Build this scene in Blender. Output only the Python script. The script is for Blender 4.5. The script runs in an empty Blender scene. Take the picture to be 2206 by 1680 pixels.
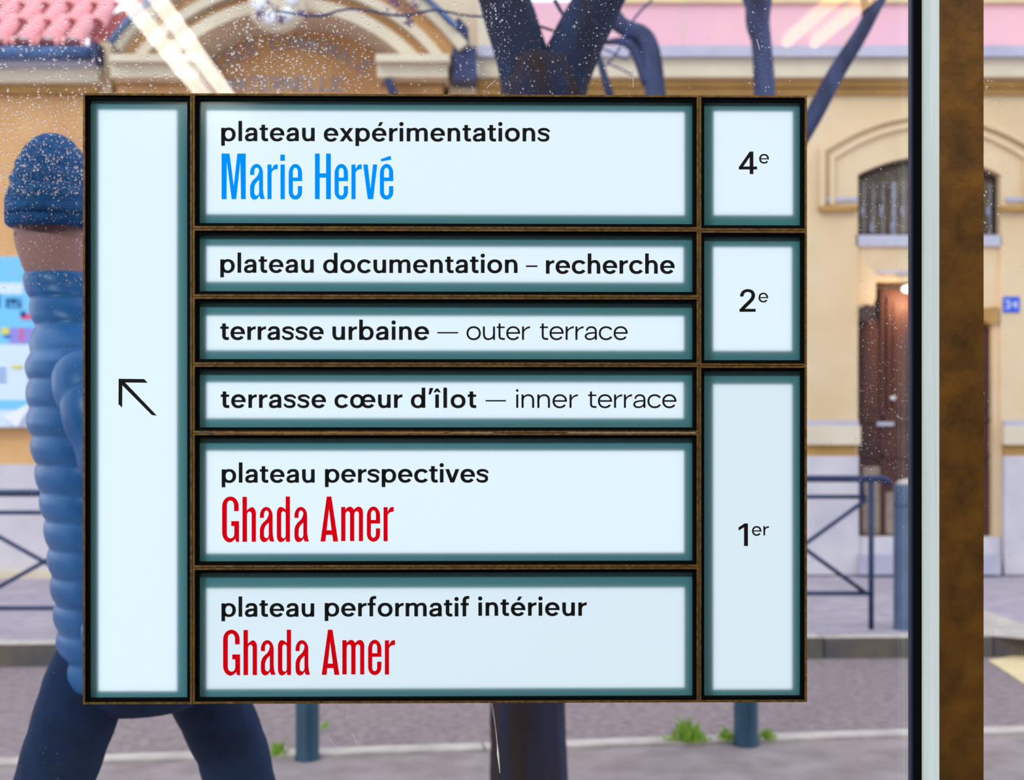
import bpy, bmesh, math, random
from mathutils import Vector, Matrix
from mathutils.geometry import tessellate_polygon
random.seed(7)
sc = bpy.context.scene
COL = sc.collection

# ------------------------------------------------------------------ camera, world, lights, exposure
F = 2900.0; CX = 1103.0; CY = 915.0; EYE = 1.35; PX_W = 2206.0
cam_d = bpy.data.cameras.new('camera'); cam = bpy.data.objects.new('camera', cam_d); COL.objects.link(cam)
cam_d.sensor_width = 36.0; cam_d.lens = F / PX_W * 36.0
cam_d.shift_y = -(840.0 - CY) / PX_W * -1.0 * -1.0
cam_d.shift_y = (CY - 840.0) / PX_W
cam.location = (0, 0, EYE); cam.rotation_euler = (math.pi / 2, 0, 0)
cam_d.clip_start = 0.02; cam_d.clip_end = 200
cam_d.dof.use_dof = True; cam_d.dof.focus_distance = 1.505; cam_d.dof.aperture_fstop = 7.0
sc.camera = cam
w = bpy.data.worlds.new('world'); sc.world = w; w.use_nodes = True
nt = w.node_tree; bg = nt.nodes['Background']
tc = nt.nodes.new('ShaderNodeTexCoord'); sep = nt.nodes.new('ShaderNodeSeparateXYZ'); cr = nt.nodes.new('ShaderNodeValToRGB')
nt.links.new(tc.outputs['Generated'], sep.inputs[0]); nt.links.new(sep.outputs['Z'], cr.inputs[0]); nt.links.new(cr.outputs[0], bg.inputs[0])
cr.color_ramp.elements[0].color = (0.88, 0.92, 1.0, 1); cr.color_ramp.elements[1].color = (0.74, 0.84, 1.0, 1)
bg.inputs[1].default_value = 1.75
sun_d = bpy.data.lights.new('sun', 'SUN'); sun = bpy.data.objects.new('sun', sun_d); COL.objects.link(sun)
sun_d.energy = 0.9; sun_d.angle = math.radians(14); sun_d.color = (1.0, 0.94, 0.86)
sun.rotation_euler = (math.radians(52), 0, math.radians(-38))
for lx, pw in ((-2.7, 185), (.9, 46)):                          # unseen fill lights added under the ceiling to brighten the sign and mullion
    ad = bpy.data.lights.new('room_fill', 'AREA'); ao = bpy.data.objects.new('room_fill', ad); COL.objects.link(ao)
    ad.shape = 'RECTANGLE'; ad.size = 1.6; ad.size_y = .6; ad.energy = pw; ad.color = (.90, 1, .98) if lx < 0 else (1, .90, .74); ao.location = (lx, -.35, 2.98)
vs = sc.view_settings
vs.view_transform = 'Standard'; vs.look = 'None'; vs.exposure = 0.0; vs.gamma = 1.0; vs.use_curve_mapping = False
sc.cycles.max_bounces = 10; sc.cycles.transparent_max_bounces = 16

# ------------------------------------------------------------------ materials
def newmat(name):
    m = bpy.data.materials.new(name); m.use_nodes = True
    return m, m.node_tree, m.node_tree.nodes['Principled BSDF']
def lin(c):
    return tuple(((v / 255.0) / 12.92 if v / 255.0 < .04045 else ((v / 255.0 + .055) / 1.055) ** 2.4) for v in c) + (1,)
def mat(name, c1, c2=None, scale=6.0, rough=.7, metal=0.0, bump=0.0, stretch=(1, 1, 1), lo=.35, hi=.65, detail=6, spec=.3, emit=None):
    m, t, b = newmat(name)
    b.inputs['Roughness'].default_value = rough; b.inputs['Metallic'].default_value = metal
    b.inputs['Specular IOR Level'].default_value = spec
    c1 = lin(c1)
    if c2 is None:
        b.inputs['Base Color'].default_value = c1
    if c2 is not None or bump:
        co = t.nodes.new('ShaderNodeTexCoord'); mp = t.nodes.new('ShaderNodeMapping'); nz = t.nodes.new('ShaderNodeTexNoise')
        mp.inputs['Scale'].default_value = stretch; nz.inputs['Scale'].default_value = scale; nz.inputs['Detail'].default_value = detail
        nz.inputs['Roughness'].default_value = .62
        t.links.new(co.outputs['Object'], mp.inputs[0]); t.links.new(mp.outputs[0], nz.inputs['Vector'])
        if c2 is not None:
            r = t.nodes.new('ShaderNodeValToRGB'); r.color_ramp.elements[0].position = lo; r.color_ramp.elements[1].position = hi
            r.color_ramp.elements[0].color = c1; r.color_ramp.elements[1].color = lin(c2)
            t.links.new(nz.outputs['Fac'], r.inputs[0]); t.links.new(r.outputs[0], b.inputs['Base Color'])
        if bump:
            bp = t.nodes.new('ShaderNodeBump'); bp.inputs['Strength'].default_value = bump; bp.inputs['Distance'].default_value = .01
            t.links.new(nz.outputs['Fac'], bp.inputs['Height']); t.links.new(bp.outputs[0], b.inputs['Normal'])
    if emit:
        b.inputs['Emission Color'].default_value = lin(emit[0]); b.inputs['Emission Strength'].default_value = emit[1]
    return m
def glassmat(name, tint, base=.04, gain=1.0, rough=0.0):
    m, t, b = newmat(name); t.nodes.remove(b)
    out = t.nodes['Material Output']; tr = t.nodes.new('ShaderNodeBsdfTransparent'); gl = t.nodes.new('ShaderNodeBsdfGlossy')
    tr.inputs[0].default_value = tint; gl.inputs['Roughness'].default_value = rough
    lw = t.nodes.new('ShaderNodeLayerWeight'); lw.inputs[0].default_value = .5
    pw = t.nodes.new('ShaderNodeMath'); pw.operation = 'POWER'; pw.inputs[1].default_value = 5
    ma = t.nodes.new('ShaderNodeMath'); ma.operation = 'MULTIPLY_ADD'; ma.inputs[1].default_value = (1 - base) * gain; ma.inputs[2].default_value = base * gain
    mx = t.nodes.new('ShaderNodeMixShader')
    t.links.new(lw.outputs['Facing'], pw.inputs[0]); t.links.new(pw.outputs[0], ma.inputs[0]); t.links.new(ma.outputs[0], mx.inputs[0])
    t.links.new(tr.outputs[0], mx.inputs[1]); t.links.new(gl.outputs[0], mx.inputs[2]); t.links.new(mx.outputs[0], out.inputs['Surface'])
    return m

M = {}
M['glass'] = glassmat('clear_glass', (.97, .985, .985, 1))
M['bronze'] = mat('bronze_edge', (136, 104, 54), (84, 62, 34), 180, .5, .4, .1)
M['bronze_wide'] = mat('patinated_bronze', (80, 56, 28), (132, 90, 34), 30, .5, .3, .12, lo=.32, hi=.74, detail=14)
M['black'] = mat('black_rubber', (5, 5, 6), None, rough=.7, spec=.08)
M['bead'] = mat('navy_bead', (20, 34, 66), None, rough=.5)
M['alu'] = mat('brushed_aluminium', (226, 240, 236), (246, 252, 250), 60, .5, .0, .1, stretch=(1, 1, .05))
M['ink'] = mat('black_vinyl', (18, 19, 22), None, rough=.6, spec=.15)
def filmmat(name, c):                           # coloured see-through film stuck on the lit face
    m, t, b = newmat(name); t.nodes.remove(b); tr = t.nodes.new('ShaderNodeBsdfTransparent'); tr.inputs[0].default_value = lin(c)
    t.links.new(tr.outputs[0], t.nodes['Material Output'].inputs['Surface']); return m
M['blue_ink'] = filmmat('blue_film', (0, 160, 255))
M['red_ink'] = filmmat('red_film', (240, 0, 20))
# translucent diffuser sheet: teal tinted where only room light falls, white where the lamp behind shines through
m, t, b = newmat('frosted_teal_diffuser'); t.nodes.remove(b)
d1 = t.nodes.new('ShaderNodeBsdfDiffuse'); d1.inputs[0].default_value = (.12, .46, .58, 1)
d2 = t.nodes.new('ShaderNodeBsdfTranslucent'); d2.inputs[0].default_value = (.97, .96, 1, 1)
gl = t.nodes.new('ShaderNodeBsdfGlossy'); gl.inputs['Roughness'].default_value = .12
mx = t.nodes.new('ShaderNodeMixShader'); mx.inputs[0].default_value = .5
mx2 = t.nodes.new('ShaderNodeMixShader'); mx2.inputs[0].default_value = .05
t.links.new(d1.outputs[0], mx.inputs[1]); t.links.new(d2.outputs[0], mx.inputs[2])
t.links.new(mx.outputs[0], mx2.inputs[1]); t.links.new(gl.outputs[0], mx2.inputs[2]); t.links.new(mx2.outputs[0], t.nodes['Material Output'].inputs['Surface'])
M['diffuser'] = m
def lampmat(name, col, s):
    m, t, b = newmat(name); t.nodes.remove(b); e = t.nodes.new('ShaderNodeEmission')
    e.inputs[0].default_value = col; e.inputs[1].default_value = s; t.links.new(e.outputs[0], t.nodes['Material Output'].inputs['Surface']); return m
BACKL = 1.8
M['backlight'] = lampmat('cool_white_backlight', (.88, .93, 1, 1), BACKL)
M['backlight_dim'] = lampmat('cool_white_backlight_dim', (.87, .92, .97, 1), BACKL * .92)
M['tube'] = lampmat('warm_white_tube', (1, .93, .80, 1), 14)
M['tube_warm'] = lampmat('amber_tube', (1, .56, .18, 1), 9)
M['door_globe'] = lampmat('door_lamp_glow', (1, .93, .8, 1), 3)
M['ochre'] = mat('ochre_render', (228, 203, 168), (216, 188, 148), 1.3, .9, bump=.05)
M['ochre_warm'] = mat('warm_ochre_render', (226, 178, 122), (206, 156, 108), 1.6, .9, bump=.05)
M['cream'] = mat('cream_stone', (226, 212, 188), (212, 196, 172), 2, .9)
M['trim_shade'] = mat('brown_moulding_shade', (192, 150, 90), (168, 130, 76), 3, .9)  # brown trim colour; also carries painted shade under cornice and arch foot
M['pink'] = mat('pink_render', (240, 186, 190), (228, 178, 196), .9, .9)
M['blue_stone'] = mat('pale_blue_stone', (214, 208, 212), (194, 188, 198), 2.5, .9, bump=.05)
M['zinc'] = mat('blue_zinc', (62, 84, 128), (96, 126, 172), 5, .5, .2)
M['drain'] = mat('dark_drain', (44, 52, 88), (66, 74, 112), 5, .5)
M['tile'] = mat('pink_clay', (250, 172, 172), (232, 150, 156), 5, .9)
M['door_wood'] = mat('brown_door_wood', (92, 52, 40), (62, 38, 40), 4, .55, stretch=(1, 1, .15))
M['door_pale'] = mat('pale_door_panel', (160, 144, 128), (132, 112, 100), 8, .7)  # paler colour for the lower door panels
M['door_dark'] = mat('dark_door_wood', (54, 42, 42), (76, 58, 50), 6, .6)
M['win_dark'] = mat('dark_window', (84, 74, 66), (128, 110, 84), 5, .4)
M['bar'] = mat('lavender_iron', (158, 160, 176), (118, 118, 136), 20, .5)
M['sill'] = mat('lavender_sill', (194, 190, 206), (176, 174, 194), 3, .8)
M['plaque'] = mat('blue_enamel', (30, 84, 214), None, rough=.3)
M['white'] = mat('white_paint', (236, 238, 244), None, rough=.5)
M['steel'] = mat('blue_grey_iron', (34, 48, 84), (50, 66, 104), 12, .5)
M['bollard'] = mat('teal_painted_steel', (8, 50, 74), (16, 66, 90), 8, .45)
M['bollard_big'] = mat('slate_painted_steel', (74, 92, 124), (56, 76, 110), 5, .5)
M['asphalt'] = mat('asphalt', (158, 140, 140), (118, 104, 110), 22, .85, bump=.4, detail=10)
M['pavement'] = mat('far_pavement', (180, 170, 180), (158, 148, 164), 6, .85)
M['near_pave'] = mat('near_pavement', (162, 146, 148), (138, 122, 122), 5, .75, bump=.1)
M['kerb'] = mat('kerb_stone', (206, 194, 186), (176, 164, 160), 6, .85)
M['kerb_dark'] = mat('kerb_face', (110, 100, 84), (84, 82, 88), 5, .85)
M['paint'] = mat('cream_paint', (232, 208, 160), (220, 196, 156), 6, .8)
M['bark'] = mat('dark_bark', (38, 34, 48), (30, 54, 92), 7, .8, bump=1.0, stretch=(1, 1, .12), lo=.4, hi=.72)
M['bark_brown'] = mat('brown_bark', (50, 34, 34), (32, 50, 86), 9, .85, bump=1.0, stretch=(1, 1, .1), lo=.42, hi=.7)
M['branch'] = mat('blue_grey_bark', (44, 46, 70), (74, 84, 122), 6, .8, stretch=(1, 1, .3))
M['twig'] = mat('twig', (52, 64, 116), None, rough=.8)
M['flower'] = mat('purple_flower', (92, 62, 122), (136, 104, 160), 30, .8)
M['grass'] = mat('weed_green', (110, 160, 30), (160, 190, 60), 40, .7)
M['jacket'] = mat('blue_quilted_nylon', (22, 84, 150), (44, 112, 178), 4, .35)
M['denim'] = mat('navy_denim', (8, 34, 74), (14, 46, 90), 30, .85)
M['skin'] = mat('skin', (178, 130, 128), None, rough=.6)
M['knit'] = mat('blue_knit', (26, 78, 138), (40, 100, 160), 60, .9, bump=.5)
M['shoe'] = mat('dark_leather', (30, 26, 28), None, rough=.4)
M['poster_blue'] = mat('poster_cyan', (120, 200, 240), None, rough=.5)
M['poster_white'] = mat('poster_white', (214, 230, 250), None, rough=.5)
M['poster_print'] = mat('poster_text_blue', (50, 120, 190), None, rough=.5)
M['poster_pink'] = mat('poster_pink', (226, 90, 140), None, rough=.5)
M['poster_violet'] = mat('poster_violet', (150, 140, 220), None, rough=.5)
M['poster_yellow'] = mat('poster_yellow', (232, 214, 90), None, rough=.5)
M['room'] = mat('interior_plaster', (120, 116, 112), (110, 106, 104), 2, .9)
M['room_floor'] = mat('interior_concrete', (96, 92, 90), (80, 78, 78), 3, .6)
m, t, b = newmat('water'); b.inputs['Transmission Weight'].default_value = 1; b.inputs['Roughness'].default_value = 0.02; b.inputs['IOR'].default_value = 1.33
tr = t.nodes.new('ShaderNodeBsdfTransparent'); mx = t.nodes.new('ShaderNodeMixShader'); mx.inputs[0].default_value = .25
t.links.new(tr.outputs[0], mx.inputs[1]); t.links.new(b.outputs[0], mx.inputs[2]); t.links.new(mx.outputs[0], t.nodes['Material Output'].inputs['Surface'])
M['water'] = m
M['dried'] = mat('dried_white_drip', (236, 238, 240), None, rough=.7)

# ------------------------------------------------------------------ helpers
def meshobj(name, verts, faces, m, parent=None, smooth=False, loc=(0, 0, 0), rz=0.0):
    me = bpy.data.meshes.new(name); me.from_pydata([tuple(v) for v in verts], [], faces); me.update()
    if m is not None: me.materials.append(M[m] if isinstance(m, str) else m)
    if smooth:
        for p in me.polygons: p.use_smooth = True
    o = bpy.data.objects.new(name, me); COL.objects.link(o); o.location = loc; o.rotation_euler = (0, 0, rz)
    if parent: o.parent = parent
    return o
def tag(o, label=None, cat=None, group=None, kind=None):
    if label: o['label'] = label
    if cat: o['category'] = cat
    if group: o['group'] = group
    if kind: o['kind'] = kind
    return o
def empty(name, loc=(0, 0, 0), rz=0.0, parent=None):
    o = bpy.data.objects.new(name, None); COL.objects.link(o); o.location = loc; o.rotation_euler = (0, 0, rz); o.empty_display_size = .1
    if parent: o.parent = parent
    return o
class G:
    def __init__(s): s.v = []; s.f = []
    def add(s, vs, fs):
        n = len(s.v); s.v += [tuple(v) for v in vs]; s.f += [tuple(i + n for i in f) for f in fs]; return s
    def box(s, x0, x1, y0, y1, z0, z1):
        return s.add([(x0, y0, z0), (x1, y0, z0), (x1, y1, z0), (x0, y1, z0), (x0, y0, z1), (x1, y0, z1), (x1, y1, z1), (x0, y1, z1)],
                     [(0, 3, 2, 1), (4, 5, 6, 7), (0, 1, 5, 4), (1, 2, 6, 5), (2, 3, 7, 6), (3, 0, 4, 7)])
    def ring(s, o, i, y0, y1):                  # rectangular frame, o and i = (x0,x1,z0,z1)
        s.add([(x, y, z) for y in (y0, y1) for (a, b_, c, d) in (o, i) for (x, z) in ((a, c), (b_, c), (b_, d), (a, d))],
              [f for k in range(4) for f in ((k, (k + 1) % 4, 4 + (k + 1) % 4, 4 + k), (8 + k, 12 + k, 12 + (k + 1) % 4, 8 + (k + 1) % 4),
                                            (k, 8 + k, 8 + (k + 1) % 4, (k + 1) % 4), (4 + k, 4 + (k + 1) % 4, 12 + (k + 1) % 4, 12 + k))])
        return s
    def plate(s, loops, y0, y1):                # polygon (x,z) with holes, given thickness along y
        pts = [Vector((x, 0, z)) for lp in loops for (x, z) in lp]; n = len(pts)
        tris = tessellate_polygon([[Vector((x, z, 0)) for (x, z) in lp] for lp in loops])
        vs = [(p.x, y0, p.z) for p in pts] + [(p.x, y1, p.z) for p in pts]
        fs = []
        for tr in tris:
            a, b_, c = [pts[i] for i in tr]
            if (b_ - a).cross(c - a).y > 0: tr = (tr[0], tr[2], tr[1])
            fs.append(tuple(tr)); fs.append((tr[0] + n, tr[2] + n, tr[1] + n))
        k = 0
        for lp in loops:
            L = len(lp)
            for i in range(L): fs.append((k + i, k + (i + 1) % L, k + (i + 1) % L + n, k + i + n))
            k += L
        return s.add(vs, fs)
    def tube(s, pts, rads, seg=12, cap=True, ridge=None):
        pts = [Vector(p) for p in pts]; up = Vector((0, 1, 0)); rings = []
        for i, p in enumerate(pts):
            d = (pts[min(i + 1, len(pts) - 1)] - pts[max(i - 1, 0)]).normalized()
            a = d.cross(up)
            if a.length < .05: a = d.cross(Vector((1, 0, 0)))
            a.normalize(); b_ = d.cross(a).normalized(); r = rads[i] if hasattr(rads, '__len__') else rads
            ring = []
            for k in range(seg):
                t_ = 2 * math.pi * k / seg; rr = r * (ridge(t_, i) if ridge else 1)
                ring.append(p + a * math.cos(t_) * rr + b_ * math.sin(t_) * rr)
            rings.append(ring)
        vs = [v for r_ in rings for v in r_]; fs = []
        for i in range(len(rings) - 1):
            for k in range(seg): fs.append((i * seg + k, i * seg + (k + 1) % seg, (i + 1) * seg + (k + 1) % seg, (i + 1) * seg + k))
        if cap: fs.append(tuple(range(seg - 1, -1, -1))); fs.append(tuple((len(rings) - 1) * seg + k for k in range(seg)))
        return s.add(vs, fs)
    def lathe(s, prof, seg=24, c=(0, 0, 0)):
        vs = []; fs = []
        for (r, z) in prof:
            for k in range(seg):
                a = 2 * math.pi * k / seg; vs.append((c[0] + r * math.cos(a), c[1] + r * math.sin(a), c[2] + z))
        for i in range(len(prof) - 1):
            for k in range(seg): fs.append((i * seg + k, i * seg + (k + 1) % seg, (i + 1) * seg + (k + 1) % seg, (i + 1) * seg + k))
        fs.append(tuple(range(seg - 1, -1, -1))); fs.append(tuple((len(prof) - 1) * seg + k for k in range(seg)))
        return s.add(vs, fs)
    def build(s, name, m, parent=None, smooth=False, loc=(0, 0, 0), rz=0.0):
        return meshobj(name, s.v, s.f, m, parent, smooth, loc, rz)
def P(px, py, Y):                               # a point at depth Y in front of the photographer
    return Vector(((px - CX) / F * Y, Y, EYE - (py - CY) / F * Y))

# ------------------------------------------------------------------ the window plane (slightly turned)
TH = math.atan(0.0156)
def uv(px, py, wo=0.0):
    dx = (px - CX) / F; t_ = (wo + 1.5 * math.cos(TH)) / (math.cos(TH) - math.sin(TH) * dx)
    x = t_ * dx; y = t_
    return (math.cos(TH) * x + math.sin(TH) * (y - 1.5), EYE - t_ * (py - CY) / F)
WIN = (0.0, 1.5, 0.0)
def wbuild(g, name, m, parent=None, smooth=False):
    if parent is None: return g.build(name, m, None, smooth, WIN, TH)
    return g.build(name, m, parent, smooth)

# ---- room behind the photographer
RX0, RX1, RY0, RZ1 = -4.2, 4.2, -7.5, 3.05
GY = .031                                       # inner face of the glazing
mu0, _ = uv(1982, 600, GY); mu1 = uv(2025, 600, -.041)[0]; mu2 = uv(2119, 600, -.041)[0]
tag(G().box(RX0, RX1, RY0 - 1.5, .10, -.12, 0.0).build('floor', 'room_floor', None, False, WIN, TH), kind='structure')
tag(G().box(RX0, RX1, RY0 - 1.5, .10, RZ1, RZ1 + .15).build('ceiling', 'room', None, False, WIN, TH), kind='structure')
tag(G().box(RX0 - .15, RX0, RY0 - 1.5, .10, -.12, RZ1 + .15).build('wall_left', 'room', None, False, WIN, TH), kind='structure')
tag(G().box(RX1, RX1 + .15, RY0 - 1.5, .10, -.12, RZ1 + .15).build('wall_right', 'room', None, False, WIN, TH), kind='structure')
tag(G().box(RX0, RX1, RY0 - 1.65, RY0 - 1.5, 0, RZ1).build('wall_back', 'room', None, False, WIN, TH), kind='structure')
# glazing, mullion
gk = .0045
left_edge = mu0 - 1.95
w1 = tag(wbuild(G().box(left_edge, mu0 - .004, GY, GY + .008, .06, RZ1 - .06), 'window_1', 'glass'), kind='structure')
w2 = tag(wbuild(G().box(mu2 + .001, RX1, GY, GY + .008, .06, RZ1 - .06), 'window_2', 'glass'), kind='structure')
w3 = tag(wbuild(G().box(RX0, left_edge - .05, GY, GY + .008, .06, RZ1 - .06), 'window_3', 'glass'), kind='structure')
mul = tag(empty('trim_1', WIN, TH), kind='structure')
wbuild(G().box(mu1, mu2, -.041, -.0385, .06, RZ1 - .06), 'bronze_cover', 'bronze_wide', mul)
wbuild(G().box(mu0, mu2 - .0035, -.0385, GY + .010, .06, RZ1 - .06), 'mullion_body', 'alu', mul)
g0 = uv(1964, 600, GY - .004)[0]; g1 = uv(1969, 600, GY - .004)[0]
wbuild(G().box(g1, mu0 + .0005, GY - .006, GY + .009, .06, RZ1 - .06), 'gasket', 'black', mul)
wbuild(G().box(g0, g1, GY - .003, GY + .009, .06, RZ1 - .06), 'glazing_bead', 'bead', mul)
wbuild(G().box(mu2 - .0035, mu2 + .0005, -.0375, GY + .009, .06, RZ1 - .06), 'gasket', 'black', mul)
lm = tag(wbuild(G().box(left_edge - .05, left_edge, -.04, GY + .03, .06, RZ1 - .06), 'trim_2', 'bronze_wide'), kind='structure')
tag(wbuild(G().box(RX0, RX1, -.04, GY + .03, 0, .06), 'trim_3', 'bronze_wide'), kind='structure')
tag(wbuild(G().box(RX0, RX1, -.04, GY + .03, RZ1 - .06, RZ1), 'trim_4', 'bronze_wide'), kind='structure')
tag(wbuild(G().box(RX0 - .15, RX1 + .15, .072, .40, RZ1 - .05, RZ1 + .4), 'trim_5', 'room'), kind='structure')

# ------------------------------------------------------------------ lettering
XH = 29.3
class L:                                        # flat letter builder in x-height units, y up
    def __init__(s, bold):
        s.f = []; s.T = (.150, .262, .190)[bold]; s.H = (.130, .195, .160)[bold]; s.B = bold
    def poly(s, *p): s.f.append(list(p)); return s
    def rect(s, x0, y0, x1, y1): return s.poly((x0, y0), (x1, y0), (x1, y1), (x0, y1))
    def ring(s, cx, cy, rx, ry, tx, ty, a0=0, a1=360, n=40, e=2.15):
        def pt(a, rx, ry):
            c = math.cos(a); q = math.sin(a)
            return (cx + rx * math.copysign(abs(c) ** (2 / e), c), cy + ry * math.copysign(abs(q) ** (2 / e), q))
        for i in range(n):
            a = math.radians(a0 + (a1 - a0) * i / n); b_ = math.radians(a0 + (a1 - a0) * (i + 1) / n)
            s.poly(pt(a, rx - tx, ry - ty), pt(a, rx, ry), pt(b_, rx, ry), pt(b_, rx - tx, ry - ty))
        return s
    def stroke(s, segs, wd):                    # cubic segments through centreline; widths at segment ends
        pts = []
        for j, (a, b_, c, d) in enumerate(segs):
            for i in range(0 if j == 0 else 1, 13):
                t_ = i / 12; u = 1 - t_
                x = u**3 * a[0] + 3*u*u*t_ * b_[0] + 3*u*t_*t_ * c[0] + t_**3 * d[0]; y = u**3 * a[1] + 3*u*u*t_ * b_[1] + 3*u*t_*t_ * c[1] + t_**3 * d[1]
                dx = 3*u*u*(b_[0]-a[0]) + 6*u*t_*(c[0]-b_[0]) + 3*t_*t_*(d[0]-c[0]); dy = 3*u*u*(b_[1]-a[1]) + 6*u*t_*(c[1]-b_[1]) + 3*t_*t_*(d[1]-c[1])
                l_ = math.hypot(dx, dy) or 1; wv = (wd[j] * u + wd[j + 1] * t_) / 2
                pts.append(((x - dy / l_ * wv, y + dx / l_ * wv), (x + dy / l_ * wv, y - dx / l_ * wv)))
        for p, q in zip(pts, pts[1:]): s.poly(p[0], q[0], q[1], p[1])
        return s
    def flipx(s, W): s.f = [[(W - x, y) for x, y in p] for p in s.f]; return s
    def rot(s, W, Hh): s.f = [[(W - x, Hh - y) for x, y in p] for p in s.f]; return s
def ln(a, b_): return (a, ((2*a[0]+b_[0])/3, (2*a[1]+b_[1])/3), ((a[0]+2*b_[0])/3, (a[1]+2*b_[1])/3), b_)
def glyph(ch, bold):
    g = L(bold); T, H = g.T, g.H; X = .985; D = .13 if bold else .13
    R = .085; S = .14
    if ch == ' ': return g, 0, .62, 0
    if ch in 'o': g.ring(.53, .49, .53, .515, T * .97, H * 1.08); return g, R, 1.06, R
    if ch in 'eéêcœ' or ch == 'e':
        off = 0.0
        if ch == 'œ': g.ring(.50, .49, .50, .515, T * .95, H * 1.05); off = .77
        if ch == 'c': g.ring(.53, .49, .53, .515, T * .97, H * 1.08, 33, 327); return g, R, .97, R - .01
        g.ring(off + .515, .49, .515, .515, T * .97, H * 1.05, -9 if bold else -4, 180); g.ring(off + .515, .49, .515, .515, T * .97, H * 1.05, 180, 326)
        g.rect(off + .1, .425 if bold else .445, off + 1.005, .425 + H * .78 if bold else .445 + H * .95)
        if ch == 'é': g.poly((off + .42, 1.13), (off + .63, 1.13), (off + .80, 1.42), (off + .55, 1.42))
        return g, R, off + 1.02, R
    if ch in 'pbdq':
        W = 1.03; g.ring(.53, .49, .50, .515, T * .97, H * 1.0)
        if ch == 'p': g.rect(0, -.34, T, X)
        else: g.rect(0, 0, T, 1.49)
        if ch == 'd': g.flipx(W); return g, R, W, S
        return g, S, W, R
    if ch in 'li':
        if ch == 'l': g.rect(0, 0, T, 1.49)
        else: g.rect(0, 0, T, X); g.ring(T / 2, 1.275, .155 if bold else .095, .155 if bold else .095, .155 if bold else .095, .155 if bold else .095, e=2)
        return g, S, T, S
    if ch == 'î':
        g.rect(0, 0, T, X); c = T / 2
        g.poly((c - .07, 1.43), (c + .07, 1.43), (c + .27, 1.14), (c + .07, 1.14), (c, 1.25), (c, 1.43)); g.poly((c + .07, 1.43), (c - .07, 1.43), (c - .27, 1.14), (c - .07, 1.14), (c, 1.25), (c, 1.43))
        return g, S, T, S
    if ch in 'uhn':
        W = .90; h = T / 2
        g.stroke([ln((W - h, 0), (W - h, .52)), ((W - h, .52), (W - h, .80), (W - h - .12, 1.0 - H / 2), (.50, 1.0 - H / 2)), ((.50, 1.0 - H / 2), (.34, 1.0 - H / 2), (T * .75, .86), (T * .75, .60))], [T, T, H * 1.08, H * .75])
        g.rect(0, 0, T, X if ch != 'h' else 1.49)
        if ch == 'u': g.rot(W, X)
        return g, S, W, S * .95
    if ch == 'm':
        W = 1.50; h = T / 2; m_ = W / 2
        for x1, x0 in ((m_ + h, 0), (W, m_ - h)):
            g.stroke([ln((x1 - h, 0), (x1 - h, .58)), ((x1 - h, .58), (x1 - h, .84), (x1 - h - .08, 1.0 - H / 2), (x1 - .36, 1.0 - H / 2)), ((x1 - .36, 1.0 - H / 2), (x1 - .50, 1.0 - H / 2), (x0 + T * .8, .86), (x0 + T * .8, .66))], [T, T, H * 1.05, H * .75])
        g.rect(0, 0, T, X); return g, S, W, S * .95
    if ch == 'r':
        g.rect(0, 0, T, X)
        g.stroke([((T * .70, .50), (T * .75, .76), (.38, .89 if bold else .93), (.60, .885 if bold else .925))], [T * .5, H * 1.15])
        return g, S, .60, .03
    if ch == 'a':
        W = .89; h = T / 2
        g.stroke([((.15, .66), (.17, .84), (.28, 1.0 - H / 2), (.47, 1.0 - H / 2)), ((.47, 1.0 - H / 2), (.68, 1.0 - H / 2), (W - h, .84), (W - h, .60)), ln((W - h, .60), (W - h, 0))], [T * .85, H * 1.05, T, T])
        g.stroke([((W - T * .5, .52), (.50, .52), (h * 1.0, .50), (h * .95, .265)), ((h * .95, .265), (h * .95, .12), (.20, .0 + H / 2 - .02), (.38, H / 2 - .02)), ((.38, H / 2 - .02), (.58, H / 2 - .02), (W - T * .75, .16), (W - T * .7, .36))], [H * .82, T * .95, H, H * .75])
        return g, R, W, S * .9
    if ch == 't':
        h = T / 2; c = .135 + h
        g.stroke([ln((c, 1.21), (c, .32)), ((c, .32), (c, .10), (c + .08, H / 2 - .005), (.61, H / 2 + .0))], [T, T, H * 1.1])
        g.rect(0, X - H * .92, .60, X); return g, .05, .61, .06
    if ch == 'f':
        h = T / 2; c = .14 + h
        g.stroke([ln((c, 0), (c, 1.12)), ((c, 1.12), (c, 1.36), (c + .08, 1.49 - H / 2), (.62, 1.49 - H / 2))], [T, T, H * 1.1])
        g.rect(0, X - H * .92, .58, X); return g, .05, .62, .04
    if ch == 's':
        g.stroke([((.80, .69), (.74, .86), (.60, 1.0 - H / 2), (.43, 1.0 - H / 2)), ((.43, 1.0 - H / 2), (.20, 1.0 - H / 2), (.02, .78), (.16, .645)),
                  ((.16, .645), (.30, .52), (.60, .56), (.70, .385)), ((.70, .385), (.78, .16), (.60, H / 2 - .02), (.42, H / 2 - .02)),
                  ((.42, H / 2 - .02), (.26, H / 2 - .02), (.08, .10), (.05, .30))][0:5], [T * .62, H, T * .80, T * .84, H, T * .62])
        return g, R - .01, .84, R - .01
    if ch == 'x':
        d_ = T * 1.1; W = .98
        g.poly((0, 0), (d_, 0), (W, X), (W - d_, X)); g.poly((W, 0), (W - d_, 0), (0, X), (d_, X)); return g, .03, W, .03
    if ch == 'v':
        d_ = T * 1.06; W = 1.0; c = W / 2
        g.poly((0, X), (d_, X), (c + d_ * .10, .26), (c + d_ * .5, 0), (c - d_ * .5, 0)); g.poly((W, X), (W - d_, X), (c - d_ * .10, .26), (c - d_ * .5, 0), (c + d_ * .5, 0)); return g, .02, W, .02
    if ch == '’': g.poly((0, .98), (.15, .98), (.36, 1.46), (.08, 1.46)); return g, .06, .30, .02
    if ch == '–': g.rect(0, .44, .86, .56); return g, .0, .86, .0
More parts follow.
